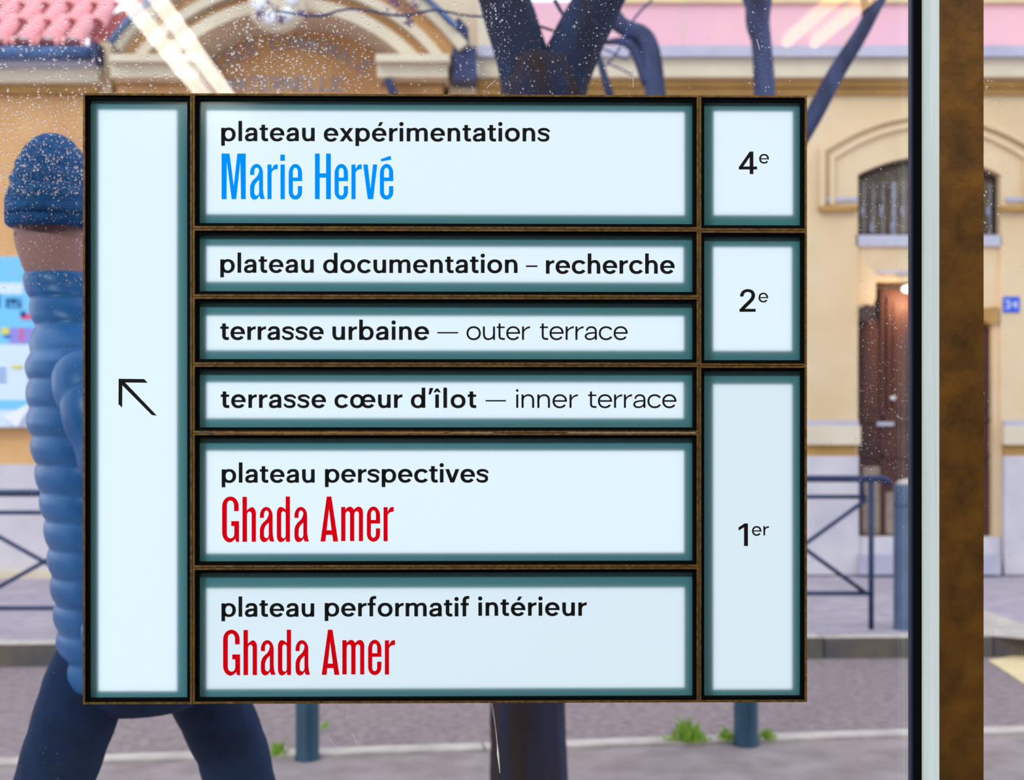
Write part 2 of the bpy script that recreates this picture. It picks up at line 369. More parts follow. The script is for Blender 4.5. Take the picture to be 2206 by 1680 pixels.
    if ch == '—': g.rect(0, .47, 1.52, .575); return g, .0, 1.52, .0
    if ch == '1': g.poly((.42 - .0, 0), (.72, 0), (.72, 1.66), (.48, 1.66), (.42, 1.62)); g.poly((.46, 1.66), (.0, 1.37), (.0, 1.13), (.46, 1.40)); return g, 0, .72, 0
    if ch == '4':
        g.rect(.82, 0, 1.10, 1.66); g.poly((.82, 1.66), (.0, .50), (.0, .36), (.20, .36), (.86, 1.30), (.86, 1.66)); g.rect(.0, .34, 1.38, .56); return g, 0, 1.38, 0
    if ch == '2':
        g.stroke([((.17, 1.12), (.17, 1.40), (.36, 1.565), (.60, 1.565)), ((.60, 1.565), (.88, 1.565), (1.02, 1.42), (1.02, 1.20)), ((1.02, 1.20), (1.02, .86), (.50, .56), (.16, .14))], [.26, .21, .27, .26])
        g.rect(0, 0, 1.20, .22); return g, 0, 1.20, 0
    return g, 0, .5, 0
WX = 1.035
def _s(g, k):
    g.f = [[(x * k, y) for x, y in p] for p in g.f]; return g
def word(txt, x0, x1, base, bold, sc_=XH, wo=0.0):
    """faces in photo px for one word fitted between x0 and x1"""
    gl_ = [glyph(c, bold) for c in txt]
    if len(txt) > 1: gl_ = [(_s(g, WX), a, b_ * WX, c) for g, a, b_, c in gl_]
    tot = sum(b_ for _, a, b_, c in gl_); gaps = [gl_[i][3] + gl_[i + 1][1] for i in range(len(gl_) - 1)]
    k = (x1 - x0) / sc_ - tot; sg = sum(gaps) or 1; x = 0; out = []
    sx = 1.0
    if not gaps: sx = (x1 - x0) / sc_ / tot
    elif k < sg * .7: sx = ((x1 - x0) / sc_) / (tot + sg * .7); k = sg * .7
    for i, (g, a, b_, c) in enumerate(gl_):
        for p in g.f: out.append([(x0 + (x + q[0]) * sx * sc_, base - q[1] * sc_) for q in p])
        x += b_ + (gaps[i] * k / sg if i < len(gaps) else 0)
    return out
def rp(pts, n=7):                               # polygon whose corners may be rounded: (x, y[, rx[, ry]])
    out = []; m_ = len(pts)
    for i, p in enumerate(pts):
        if len(p) == 2: out.append((p[0], p[1])); continue
        r1 = p[2]; r2 = p[3] if len(p) > 3 else r1
        a = pts[i - 1]; c = pts[(i + 1) % m_]; b_ = (p[0], p[1])
        def cut(q):
            dx, dy = q[0] - b_[0], q[1] - b_[1]; l_ = math.hypot(dx, dy) or 1
            r = math.hypot(dx / l_ * r1, dy / l_ * r2); r = min(r, l_ * .98); return (b_[0] + dx / l_ * r, b_[1] + dy / l_ * r)
        s0, s1 = cut(a), cut(c); kk = .5523
        h0 = (s0[0] + (b_[0] - s0[0]) * kk, s0[1] + (b_[1] - s0[1]) * kk); h1 = (s1[0] + (b_[0] - s1[0]) * kk, s1[1] + (b_[1] - s1[1]) * kk)
        for j in range(n + 1):
            t_ = j / n; u = 1 - t_
            out.append((u**3*s0[0] + 3*u*u*t_*h0[0] + 3*u*t_*t_*h1[0] + t_**3*s1[0], u**3*s0[1] + 3*u*u*t_*h0[1] + 3*u*t_*t_*h1[1] + t_**3*s1[1]))
    return out
# narrow display letters, outlines in a 5.515x enlargement
def n_e(dx=0):
    return [rp([(893+dx, 623, 80, 115), (893+dx, 1048, 80, 95), (1053+dx, 1048, 80, 95), (1053+dx, 886), (1002+dx, 886), (1002+dx, 1000, 28, 45), (943+dx, 1000, 28, 45), (943+dx, 828), (1053+dx, 828), (1053+dx, 623, 80, 115)]),
            rp([(943+dx, 785), (1002+dx, 785), (1002+dx, 669, 29, 50), (943+dx, 669, 29, 50)])]
def n_a(dx=0):
    return [rp([(434+dx, 755), (434+dx, 623, 76, 110), (588+dx, 623, 76, 110), (588+dx, 975, 20, 60), (610+dx, 1040), (558+dx, 1040), (541+dx, 1000), (524+dx, 1048, 40, 40), (434+dx, 1048, 50, 70), (434+dx, 845, 60, 60), (542+dx, 752, 50, 60), (542+dx, 667, 28, 45), (484+dx, 667, 28, 45), (484+dx, 755)]),
            rp([(541+dx, 812), (484+dx, 868, 30, 50), (484+dx, 999, 28, 40), (541+dx, 999, 28, 40)])]
def n_r(dx=0): return [rp([(640+dx, 630), (690+dx, 630), (690+dx, 685), (722+dx, 629, 20, 20), (763+dx, 629), (763+dx, 684), (690+dx, 694, 50, 40), (690+dx, 1042), (640+dx, 1042)])]
def rct(a, b_, c, d): return [[(a, b_), (c, b_), (c, d), (a, d)]]
MH = [[[(95, 500), (190, 500), (240, 885), (283, 500), (383, 500), (383, 1042), (326, 1042), (318, 595), (270, 1042), (215, 1042), (158, 595), (155, 1042), (95, 1042)]],
      n_a(), n_r(), rct(795, 630, 847, 1042), rct(793, 513, 848, 587), n_e(), rct(1205, 500, 1262, 1042), rct(1337, 500, 1394, 1042), rct(1262, 735, 1337, 787),
      n_e(545), n_r(998), [[(1778, 630), (1832, 630), (1865, 922), (1894, 630), (1945, 630), (1897, 1042), (1832, 1042)]], n_e(1083), [[(1985, 567), (2103, 525), (2113, 572), (1993, 595)]]]
def sc_l(loops, ox, oy, s_, tx, ty): return [[((x - ox) * s_ + tx, (y - oy) * s_ + ty) for x, y in lp] for lp in loops]
k6 = 3.558 / 5.515 * .985
GA = [[rp([(157, 430), (193, 430), (193, 318, 63, 75), (66, 318, 63, 75), (66, 670, 60, 75), (150, 670, 30, 40), (166, 640), (173, 666), (196, 666), (196, 507), (136, 507), (136, 545), (159, 545), (159, 638, 26, 36), (102, 638, 26, 36), (102, 349, 26, 36), (157, 349, 26, 36)])],
      [rp([(222, 320), (256, 320), (256, 424), (285, 398, 20, 20), (325, 398, 34, 50), (325, 665), (292, 665), (292, 433, 15, 22), (257, 433, 15, 30), (257, 665), (222, 665)])],
      sc_l(n_a(), 434, 1042, k6, 355, 664),
      [rp([(553, 318), (586, 318), (586, 665), (556, 665), (553, 640), (533, 669, 25, 20), (485, 669, 30, 50), (485, 397, 30, 50), (533, 397, 25, 20), (553, 420)]), rp([(519, 431, 15, 22), (553, 431, 15, 22), (553, 638, 15, 22), (519, 638, 15, 22)])],
      sc_l(n_a(), 434, 1042, k6, 620, 664),
      [[(868, 318), (903, 318), (955, 663), (917, 663), (910, 612), (863, 612), (857, 663), (820, 663)], [(885, 412), (905, 577), (867, 577)]],
      [rp([(978, 398), (1010, 398), (1011, 418), (1032, 396, 14, 14), (1064, 396, 16, 20), (1075, 420), (1098, 396, 16, 14), (1146, 396, 32, 45), (1146, 660), (1114, 660), (1114, 431, 15, 22), (1079, 431, 15, 30), (1079, 660), (1046, 660), (1046, 431, 15, 22), (1011, 431, 15, 30), (1011, 660), (978, 660)])],
      sc_l(n_e(), 893, 1042, k6, 1175, 661), sc_l(n_r(), 640, 1042, k6, 1303, 661)]
def to_uv_faces(polys, wo, root):               # simple polygons given in photo px -> local faces
    g = G()
    for p in polys:
        q = [uv(x, y, wo) for x, y in p]
        ar = sum(q[i][0] * q[(i+1) % len(q)][1] - q[(i+1) % len(q)][0] * q[i][1] for i in range(len(q)))
        if ar < 0: q.reverse()
        g.add([(u - root[0], wo - root[1], v - root[2]) for u, v in q], [tuple(range(len(q)))])
    return g
def letters_loops(glyphs, ox, oy, s_, wo, root):
    g = G()
    for loops in glyphs:
        lp = [[uv(ox + x / s_, oy + y / s_, wo) for x, y in l_] for l_ in loops]
        pts = [q for l_ in lp for q in l_]
        tris = tessellate_polygon([[Vector((u, v, 0)) for u, v in l_] for l_ in lp])
        fs = []
        for tr in tris:
            a, b_, c = [pts[i] for i in tr]
            if (b_[0]-a[0])*(c[1]-a[1]) - (c[0]-a[0])*(b_[1]-a[1]) < 0: tr = (tr[0], tr[2], tr[1])
            fs.append(tuple(tr))
        g.add([(u - root[0], wo - root[1], v - root[2]) for u, v in pts], fs)
    return g

# ------------------------------------------------------------------ the light boxes of the directory sign
SG = 'bronze framed light boxes of the floor directory'
W_PANE = .009; W_TXT = .0086; W_LAMP = W_PANE + .0016
def rect_uv(r, wo, root):
    x0, y0, x1, y1 = r
    a = uv(x0, y0, wo); b_ = uv(x1, y0, wo); c = uv(x1, y1, wo); d = uv(x0, y1, wo)
    return ((a[0] + d[0]) / 2 - root[0], (b_[0] + c[0]) / 2 - root[0], (c[1] + d[1]) / 2 - root[2], (a[1] + b_[1]) / 2 - root[2])
def lightbox(r, lit, label, texts):
    u0, u1, v0, v1 = rect_uv(r, 0, (0, 0, 0))
    root = ((u0 + u1) / 2, .015, v0)
    c, s_ = math.cos(TH), math.sin(TH)
    e = empty('light_box', (c * root[0] - s_ * root[1], 1.5 + s_ * root[0] + c * root[1], v0), TH)
    tag(e, label, 'sign', SG)
    o = (u0 - root[0], u1 - root[0], 0, v1 - v0); i1 = .0022; i2 = .0060
    ins = lambda q, d: (q[0] + d, q[1] - d, q[2] + d, q[3] - d)
    G().ring(o, ins(o, i1), -.015, .0135).build('frame', 'bronze', e)
    G().ring(ins(o, i1), ins(o, i2), -.012, .0).build('gasket', 'black', e)
    q = ins(o, i2 - .0005)
    dp = W_PANE - .015
    # thin cut edge of the glass, then the diffuser sheet and the lamp board behind it
    G().add([(q[0], dp, q[2]), (q[1], dp, q[2]), (q[1], dp, q[3]), (q[0], dp, q[3])], [(0, 1, 2, 3)]).build('diffuser', 'diffuser', e)
    lu = rect_uv(lit, W_LAMP, root); dl = W_LAMP - .015
    G().add([(lu[0], dl, lu[2]), (lu[1], dl, lu[2]), (lu[1], dl, lu[3]), (lu[0], dl, lu[3])], [(0, 1, 2, 3)]).build('backlight', 'backlight_dim' if ('performatif' in label or '1er' in label) else 'backlight', e)
    G().box(o[0] + i1, o[1] - i1, .010, .0132, i1, v1 - v0 - i1).build('back_plate', 'black', e)
    for kind, polys, mname in texts:
        if kind == 'w': g = to_uv_faces(polys, W_TXT, root)
        else: g = letters_loops(polys[0], polys[1], polys[2], polys[3], W_TXT, root)
        ob = g.build('lettering' if mname != 'arrow' else 'arrow', 'ink' if mname == 'arrow' else mname, e)
        if mname == 'blue_ink': ob['label'] = 'blue narrow lettering'
        elif mname == 'red_ink': ob['label'] = 'red narrow lettering'
    return e
def W_(*ws): return [p for w_ in ws for p in word(*w_)]
arrow = [[(595, 282), (1028, 287), (1090, 350), (705, 347), (658, 392), (655, 395)], [(595, 282), (705, 347), (658, 392), (655, 773), (592, 712)], [(658, 392), (705, 345), (1245, 908), (1160, 898)]]
arrow = [[(180 + x / 7.879, 780 + y / 7.879) for x, y in p] for p in arrow]
ax = lambda *p: [(180 + x / 7.879, 780 + y / 7.879) for x, y in p]
arrow = [ax((595, 282), (1028, 287), (1090, 350), (660, 345)), ax((595, 282), (660, 345), (655, 773), (592, 712)), ax((610, 345), (690, 330), (1245, 908), (1160, 898))]
LB = [
 ((178.5, 201, 413.8, 1517), (213, 238, 382, 1488), 'tall narrow light box at the left of the sign with an arrow pointing up left', [('w', arrow, 'arrow')]),
 ((415, 203, 1505.5, 492.3), (446, 241, 1474, 463), 'light box reading plateau expérimentations above a blue name', [
     ('w', W_(('plateau', 476.5, 678, 304, 1), ('expérimentations', 697.5, 1184, 304.6, 1)), 'ink'), ('l', (MH, 460, 240, 5.515), 'blue_ink')]),
 ((415, 493.4, 1505.5, 639), (446, 532, 1472, 608), 'shallow light box reading plateau documentation – recherche', [
     ('w', W_(('plateau', 474.5, 676, 587.5, 1), ('documentation', 696, 1115, 588, 1), ('–', 1133, 1158, 588, 1), ('recherche', 1176, 1453, 589.5, 1)), 'ink')]),
 ((415, 640.1, 1505.5, 785), (446, 681, 1473, 755), 'shallow light box reading terrasse urbaine — outer terrace', [
     ('w', W_(('terrasse', 474.5, 697, 732, 1), ('urbaine', 716, 924, 732, 1), ('—', 942, 987, 732, 0), ('outer', 1005, 1142, 732, 0), ('terrace', 1163, 1352, 732, 0)), 'ink')]),
 ((415, 786.1, 1505.5, 932), (446, 824, 1472, 901), 'shallow light box reading terrasse cœur d’îlot — inner terrace', [
     ('w', W_(('terrasse', 475.5, 702, 878.5, 1), ('cœur', 720.5, 867, 878.5, 1), ('d’îlot', 885, 1026, 878.5, 1), ('—', 1046, 1090, 878.5, 0), ('inner', 1112, 1245, 878.5, 0), ('terrace', 1267, 1457, 878.5, 0)), 'ink')]),
 ((415, 933.1, 1505.5, 1221.4), (446, 971, 1473, 1191), 'light box reading plateau perspectives above a red name', [
     ('w', W_(('plateau', 477.5, 678, 1039.6, 1), ('perspectives', 700, 1052, 1039.2, 1)), 'ink'), ('l', (GA, 460, 980, 3.558), 'red_ink')]),
 ((415, 1222.5, 1505.5, 1514.5), (446, 1266, 1474, 1482), 'light box reading plateau performatif intérieur above a red name', [
     ('w', W_(('plateau', 477, 677, 1328.3, 1), ('performatif', 699.5, 1011, 1327.6, 1), ('intérieur', 1030.5, 1264, 1326.4, 1)), 'ink'), ('l', (GA, 462, 1266.7, 3.55), 'red_ink')]),
 ((1506.5, 205.5, 1738.5, 496), (1537, 241, 1707, 464), 'light box with the floor number 4e', [
     ('w', W_(('4', 1591.6, 1631, 375, 1), ('e', 1635.5, 1656.3, 352, 2, 20.5)), 'ink')]),
 ((1506.5, 497.1, 1738.5, 787), (1536, 533, 1705, 756), 'light box with the floor number 2e', [
     ('w', W_(('2', 1593, 1628, 671.6, 1), ('e', 1634, 1654.5, 651, 2, 20.5)), 'ink')]),
 ((1506.5, 788.1, 1738.5, 1512.5), (1536, 828, 1706, 1484), 'tall light box with the floor number 1er', [
     ('w', W_(('1', 1591, 1611.3, 1176, 1), ('e', 1620, 1640, 1153.6, 2, 20.5), ('r', 1644.5, 1656.5, 1153.2, 2, 20.5)), 'ink')]),
]
for a in LB: lightbox(*a)
# thin steel pins holding the boxes to the pane sit behind the back plates
ceil_lamps = []
def tubepair(ends, name, label, mname, wlen):
    """linear ceiling lamp in the room behind the photographer"""
    (xa, ya), (xb, yb) = ends
    cx_, cy_ = (xa + xb) / 2, (ya + yb) / 2; L_ = math.hypot(xb - xa, yb - ya); an = math.atan2(yb - ya, xb - xa)
    e = tag(empty(name, (cx_, cy_, RZ1 - .052), an), label, 'ceiling lamp', 'ceiling lamps reflected in the window')
    G().box(-L_ / 2, L_ / 2, -.09, .09, .025, .05).build('housing', 'white', e)
    for s_ in (-1, 1): G().tube([(-L_ / 2 + .02, s_ * .062, 0), (L_ / 2 - .02, s_ * .062, 0)], .034 if mname == 'tube' else .024, 10).build('tube', mname, e, True)
def mirror_pt(px, py, h):
    z = (h - EYE) * F / (CY - py); x = (px - CX) / F * z
    # virtual point (x, z) -> mirror in the glass plane
    n = Vector((-math.sin(TH), math.cos(TH))); p0 = Vector((0, 1.5)) + n * GY; v = Vector((x, z)); d = (v - p0).dot(n)
    r = v - 2 * d * n; return (r.x, r.y)
hl = RZ1 - .055
A1 = mirror_pt(305, 0, hl); A2 = mirror_pt(470, 215, hl)
ex = lambda a, b_, k0, k1: ((a[0] + (b_[0] - a[0]) * k0, a[1] + (b_[1] - a[1]) * k0), (a[0] + (b_[0] - a[0]) * k1, a[1] + (b_[1] - a[1]) * k1))
tubepair(ex(A1, A2, -.5, 1.15), 'ceiling_lamp', 'white twin tube ceiling lamp reflected at the upper left of the window', 'tube', 0)
B1 = mirror_pt(1835, 0, hl); B2 = mirror_pt(1722, 95, hl)
tubepair(ex(B1, B2, -1.5, 1.0), 'ceiling_lamp', 'amber twin tube ceiling lamp reflected at the upper right of the window', 'tube_warm', 0)

# ------------------------------------------------------------------ outside: ground
tag(meshobj('ground', [(-30, 1.9, 0), (30, 1.9, 0), (30, 40, 0), (-30, 40, 0)], [(0, 1, 2, 3)], 'asphalt'), kind='structure')
def nk(x): return 5.61 + .135 * (x)             # near kerb line
g = G(); xs = [-30, 30]
tag(meshobj('near_pavement', [(-14, 1.9, .004), (14, 1.9, .004), (14, nk(14), .004), (-14, nk(-14), .004)], [(0, 1, 2, 3)], 'near_pave'), kind='structure')
nke = tag(empty('near_kerb', (0, nk(0), 0), math.atan(.135)), kind='structure')
def rstone(L_, D_, H_, j=.004):
    g = G().box(-L_ / 2 + j, L_ / 2 - j, -D_ / 2, D_ / 2, 0, H_); return g
base = rstone(1.0, .11, .02)
me_s = None
for i in range(-8, 9):
    if me_s is None:
        o = base.build('kerb_stone', 'kerb', nke); me_s = o.data
    else:
        o = bpy.data.objects.new('kerb_stone', me_s); COL.objects.link(o); o.parent = nke
    o.location = (i * 1.0 - .62 + random.uniform(-.003, .003), random.uniform(-.004, .004), random.uniform(-.003, .0))
def fk(x): return 7.67 + .055 * x
fke = tag(empty('far_kerb', (0, fk(0) + .08, 0), math.atan(.055)), kind='structure')
me_s = None
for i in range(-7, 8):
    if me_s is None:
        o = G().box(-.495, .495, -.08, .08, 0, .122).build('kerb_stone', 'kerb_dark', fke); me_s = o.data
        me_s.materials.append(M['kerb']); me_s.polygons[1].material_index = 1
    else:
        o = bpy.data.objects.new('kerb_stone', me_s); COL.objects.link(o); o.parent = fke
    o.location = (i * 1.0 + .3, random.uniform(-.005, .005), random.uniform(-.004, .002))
FY = 11.0
tag(G().add([(-14, fk(-14) + .15, .12), (14, fk(14) + .15, .12), (14, 15, .12), (-14, 15, .12)], [(0, 1, 2, 3)]).build('far_pavement', 'pavement'), kind='structure')
def gp(px, py, h): return P(px, py, (EYE - h) * F / (py - CY))
pp = [gp(*q, .006) for q in ((2128, 1421), (2330, 1388), (2360, 1450), (2216, 1478))]
tag(G().plate([[(v.x, v.y) for v in pp]], 0, .004).build('road_marking', 'paint'), 'cream painted marking on the road right of the bronze mullion', 'road marking')
rm = bpy.data.objects['road_marking']; rm.rotation_euler = (math.pi / 2, 0, 0)
rm.data.transform(Matrix.Rotation(0, 4, 'X'))
for v in rm.data.vertices: v.co = Vector((v.co.x, .008 - v.co.y, -v.co.z)) if False else v.co
# plates are built standing in xz; lay it down: local (x, y, z) -> world (x, z, y)
for v in rm.data.vertices: v.co = Vector((v.co.x, v.co.z, v.co.y + .002))
rm.rotation_euler = (0, 0, 0)
pp = [gp(*q, .124) for q in ((2110, 1312), (2330, 1385), (2100, 1366))]
ps = G().plate([[(v.x, v.y) for v in pp]], .120, .126)
ps.v = [(x, z, y) for x, y, z in ps.v]
tag(ps.build('paving_slab', 'kerb'), 'pale wedge of paving beside the kerb right of the bronze mullion', 'paving')

# ------------------------------------------------------------------ outside: buildings across the street
SF = F / FY
def fx(px, d=0.0): return (px - CX) / F * (FY + d)
def fz(py, d=0.0): return EYE - (py - CY) / F * (FY + d)
def fl(pts, d=0.0): return [(fx(x, d), fz(y, d)) for x, y in pts]
def fbox(g, x0, x1, y0, y1, d0, d1):            # px rectangle, depths in metres in front (-) or behind (+) of the facade plane
    return g.box(fx(x0, d0), fx(x1, d0), d0, d1, max(fz(y1, d0), .12), fz(y0, d0))
def arc(cx_, cy_, rx, ry, a0, a1, n=24): return [(cx_ + rx * math.cos(math.radians(a0 + (a1 - a0) * i / n)), cy_ - ry * math.sin(math.radians(a0 + (a1 - a0) * i / n))) for i in range(n + 1)]
def segarc(x0, x1, ys, ya, n=16):               # shallow arch between x0 and x1, springing ys, apex ya
    c = (x0 + x1) / 2; h = (x1 - x0) / 2
    return [(x0 + (x1 - x0) * i / n, ys + (ya - ys) * (1 - ((x0 + (x1 - x0) * i / n - c) / h) ** 2)) for i in range(n + 1)]
bd = tag(empty('apartment_building', (0, FY, .12)), 'ochre building with a pink upper wall and an arched doorway', 'building')
bd_off = (0, 0, -.12)
def fb(g, name, m, parent=bd, smooth=False, z=-.12):
    g.v = [(x, y, z_ + z) for x, y, z_ in g.v]; return g.build(name, m, parent, smooth)
bay = [(1848, 1238), (1848, 376)] + segarc(1848, 2156, 376, 336)[1:-1] + [(2156, 376), (2156, 1238)]
fb(G().plate([fl([(1028, 160), (2750, 160), (2750, 1238), (2156, 1238), (2156, 376)] + segarc(1848, 2156, 376, 336)[::-1][1:-1] + [(1848, 376), (1848, 1238), (1028, 1238)])], 0, .3), 'wall', 'ochre')
fb(fbox(G(), 1029, 2750, 120, 165, -.16, .1), 'cornice', 'cream')
fb(fbox(G(), 1029, 2750, 98, 121, -.22, .3), 'cornice_cap', 'sill')
fb(fbox(fbox(G(), 1028, 2750, 165, 186, -.08, .02), 1028, 2750, 186, 203, -.04, .02), 'moulding', 'trim_shade')  # stepped strip; its brown paints in the shade under the cornice
uw = fb(fbox(G(), 1060, 2750, 4, 102, .12, .4), 'upper_wall', 'pink')
fb(fbox(G(), 1320, 2750, -60, 5, .08, .4), 'string_course', 'paint')
fb(fbox(G(), 1029, 1062, -60, 100, .05, .4), 'corner_pier', 'cream')
for k, x in enumerate((1470, 1640, 1822, 2000, 2240)): fb(fbox(G(), x, x + 3, 6, 98, .115, .13), 'wall_joint', 'cream')
# plinth
for x0, x1 in ((1028, 1850), (2164, 2750)):
    fb(fbox(G(), x0, x1 + 4 if x1 < 2000 else x1, 917, 958, -.09, .0), 'plinth_band', 'cream')
    g = G(); fbox(g, x0, x1, 905, 917, -.04, 0); fb(g, 'plinth_slope', 'sill')
    fb(fbox(G(), x0, x1 - 6 if x1 < 2000 else x1, 958, 982, -.05, .0), 'plinth_moulding', 'trim_shade')
    fb(fbox(G(), x0, x1, 982, 1238, -.07, .0), 'plinth', 'blue_stone')
# label moulding around the bay arch
def band(outer, inner): return outer + inner[::-1]
mo = [(1764, 452), (1764, 322)] + segarc(1764, 2236, 322, 244)[1:-1] + [(2236, 322), (2236, 452)]
mi = [(1774, 452), (1774, 328)] + segarc(1774, 2226, 328, 254)[1:-1] + [(2226, 328), (2226, 452)]
mi2 = [(1786, 442), (1786, 336)] + segarc(1786, 2214, 336, 264)[1:-1] + [(2214, 336), (2214, 442)]
mi3 = [(1796, 442), (1796, 342)] + segarc(1796, 2204, 342, 274)[1:-1] + [(2204, 342), (2204, 442)]
fb(G().plate([fl(band(mo, mi))], -.05, .0), 'arch_moulding', 'ochre')
fb(G().plate([fl(band(mi2, mi3))], -.035, .0), 'arch_moulding', 'ochre')
for x0, x1 in ((1766, 1848), (2156, 2234)): fb(fbox(G(), x0, x1, 443, 453, -.06, 0), 'moulding_foot', 'trim_shade'); fb(fbox(G(), x0 + 12, x1, 424, 434, -.02, 0), 'moulding_step', 'sill')  # ledge at the arch foot, browned to paint in its shadow line
# window in the bay
we = empty('window', (0, 0, 0), 0, bd)
fb(G().plate([fl([(1848, 520), (1848, 376)] + segarc(1848, 2156, 376, 336)[1:-1] + [(2156, 376), (2156, 520)])], .13, .16), 'pane', 'win_dark', we)
wo_ = [(1848, 508), (1848, 376)] + segarc(1848, 2156, 376, 336)[1:-1] + [(2156, 376), (2156, 508)]
wi_ = [(1856, 500), (1856, 386)] + segarc(1856, 2148, 386, 348)[1:-1] + [(2148, 386), (2148, 500)]
fb(G().plate([fl(wo_), fl(wi_[::-1])], .10, .13), 'frame', 'door_dark', we)
for k, x in enumerate((1862, 1882, 1903, 1926, 1948, 1972, 1996, 2020, 2044, 2066, 2090, 2112, 2134)):
    wv = 8 if k in (3, 9) else 2
    top = 376 - 36 * (1 - ((x - 2002) / 154) ** 2)
    fb(fbox(G(), x - wv / 2, x + wv / 2, max(top, 392), 506, .05, .065), 'bar', 'bar', we)
    zt = 452 if k % 2 == 0 else 488
    c = (fx(x), .058, fz(zt))
    fb(G().lathe([(.004, -.05), (.013, -.03), (.017, 0), (.013, .03), (.004, .05)], 10, c), 'baluster', 'bar', we, True)

fb(fbox(G(), 1844, 2158, 506, 530, .0, .14), 'sill', 'sill', bd)
dhead = [(1848, 530), (2156, 530), (2156, 1238), (2142, 1238), (2142, 690), (2136, 668), (2115, 660), (2106, 640), (2106, 605), (1889, 605), (1889, 640), (1884, 656), (1862, 664), (1852, 684), (1852, 690), (1848, 690)]
fb(G().plate([fl(dhead)], .03, .12), 'infill_wall', 'ochre')
fb(fbox(G(), 1892, 2104, 583, 589, .0, .03), 'door_hood', 'sill')
dr = empty('door', (0, 0, 0), 0, bd)
fb(fbox(G(), 1845, 2146, 600, 1195, .13, .2), 'door_frame', 'door_dark', dr)
for s_ in (0, 1):
    X_ = (lambda x: x) if s_ == 0 else (lambda x: 1997 * 2 - x)
    def lf(x0, x1, y0, y1, d0, name, m_):
        a, b_ = sorted((X_(x0), X_(x1))); fb(fbox(G(), a, b_, y0, y1, d0 - .13, .135), name, m_, dr)
    lf(1903, 1996, 625, 1160, .25, 'door_leaf', 'door_wood')
    lf(1852, 1900, 690, 1160, .245, 'side_panel', 'door_wood')
    lf(1898, 1905, 625, 1160, .225, 'door_moulding', 'door_wood')
    lf(1912, 1918, 640, 880, .225, 'door_moulding', 'door_wood')
    lf(1860, 1890, 710, 880, .235, 'raised_panel', 'door_wood')
    lf(1925, 1988, 650, 880, .235, 'raised_panel', 'door_wood')
    lf(1852, 1996, 898, 908, .225, 'door_rail', 'door_wood')
    lf(1852, 1996, 978, 986, .225, 'door_rail', 'door_wood')
    lf(1858, 1896, 1005, 1150, .235, 'raised_panel', 'door_pale' if s_ == 0 else 'door_wood')
    lf(1908, 1928, 1060, 1150, .235, 'raised_panel', 'door_pale')
    c = (fx(X_(1930)), .085, fz(857))
    fb(G().lathe([(.006, -.016), (.022, -.009), (.026, 0), (.022, .009), (.006, .016)], 12, c), 'door_knob', 'white', dr, True)
fb(fbox(G(), 1890, 1926, 909, 917, .08, .11), 'letter_slot', 'sill', dr)
fb(fbox(G(), 1846, 2156, 1157, 1196, -.02, .13), 'door_step', 'blue_stone')
fb(fbox(G(), 1852, 2156, 1196, 1238, -.14, .13), 'door_step', 'sill')
# carved bracket at the right of the door head
fb(G().plate([fl([(2118, 664), (2148, 660), (2150, 692), (2136, 700), (2120, 690)])], -.01, .12), 'carved_bracket', 'trim_shade', bd)
fb(G().plate([fl([(1852, 664), (1866, 655), (1886, 660), (1882, 690), (1856, 694)])], -.01, .12), 'carved_bracket', 'door_dark', bd)
# lamp over the door
lp = tag(empty('door_lamp', (fx(1957), FY - .02, fz(623))), 'small white lamp glowing over the brown street door', 'lamp')
G().lathe([(.01, -.035), (.05, -.022), (.062, 0), (.05, .022), (.01, .035)], 16).build('globe', 'door_globe', lp, True)
G().box(-.01, .01, 0, .04, -.012, .012).build('bracket', 'door_dark', lp)
pl = bpy.data.lights.new('door_lamp_light', 'POINT'); pl.energy = 9; pl.color = (1, .62, .3); pl.shadow_soft_size = .06
plo = bpy.data.objects.new('door_lamp_light', pl); COL.objects.link(plo); plo.location = (0, -.03, -.10); plo.parent = lp
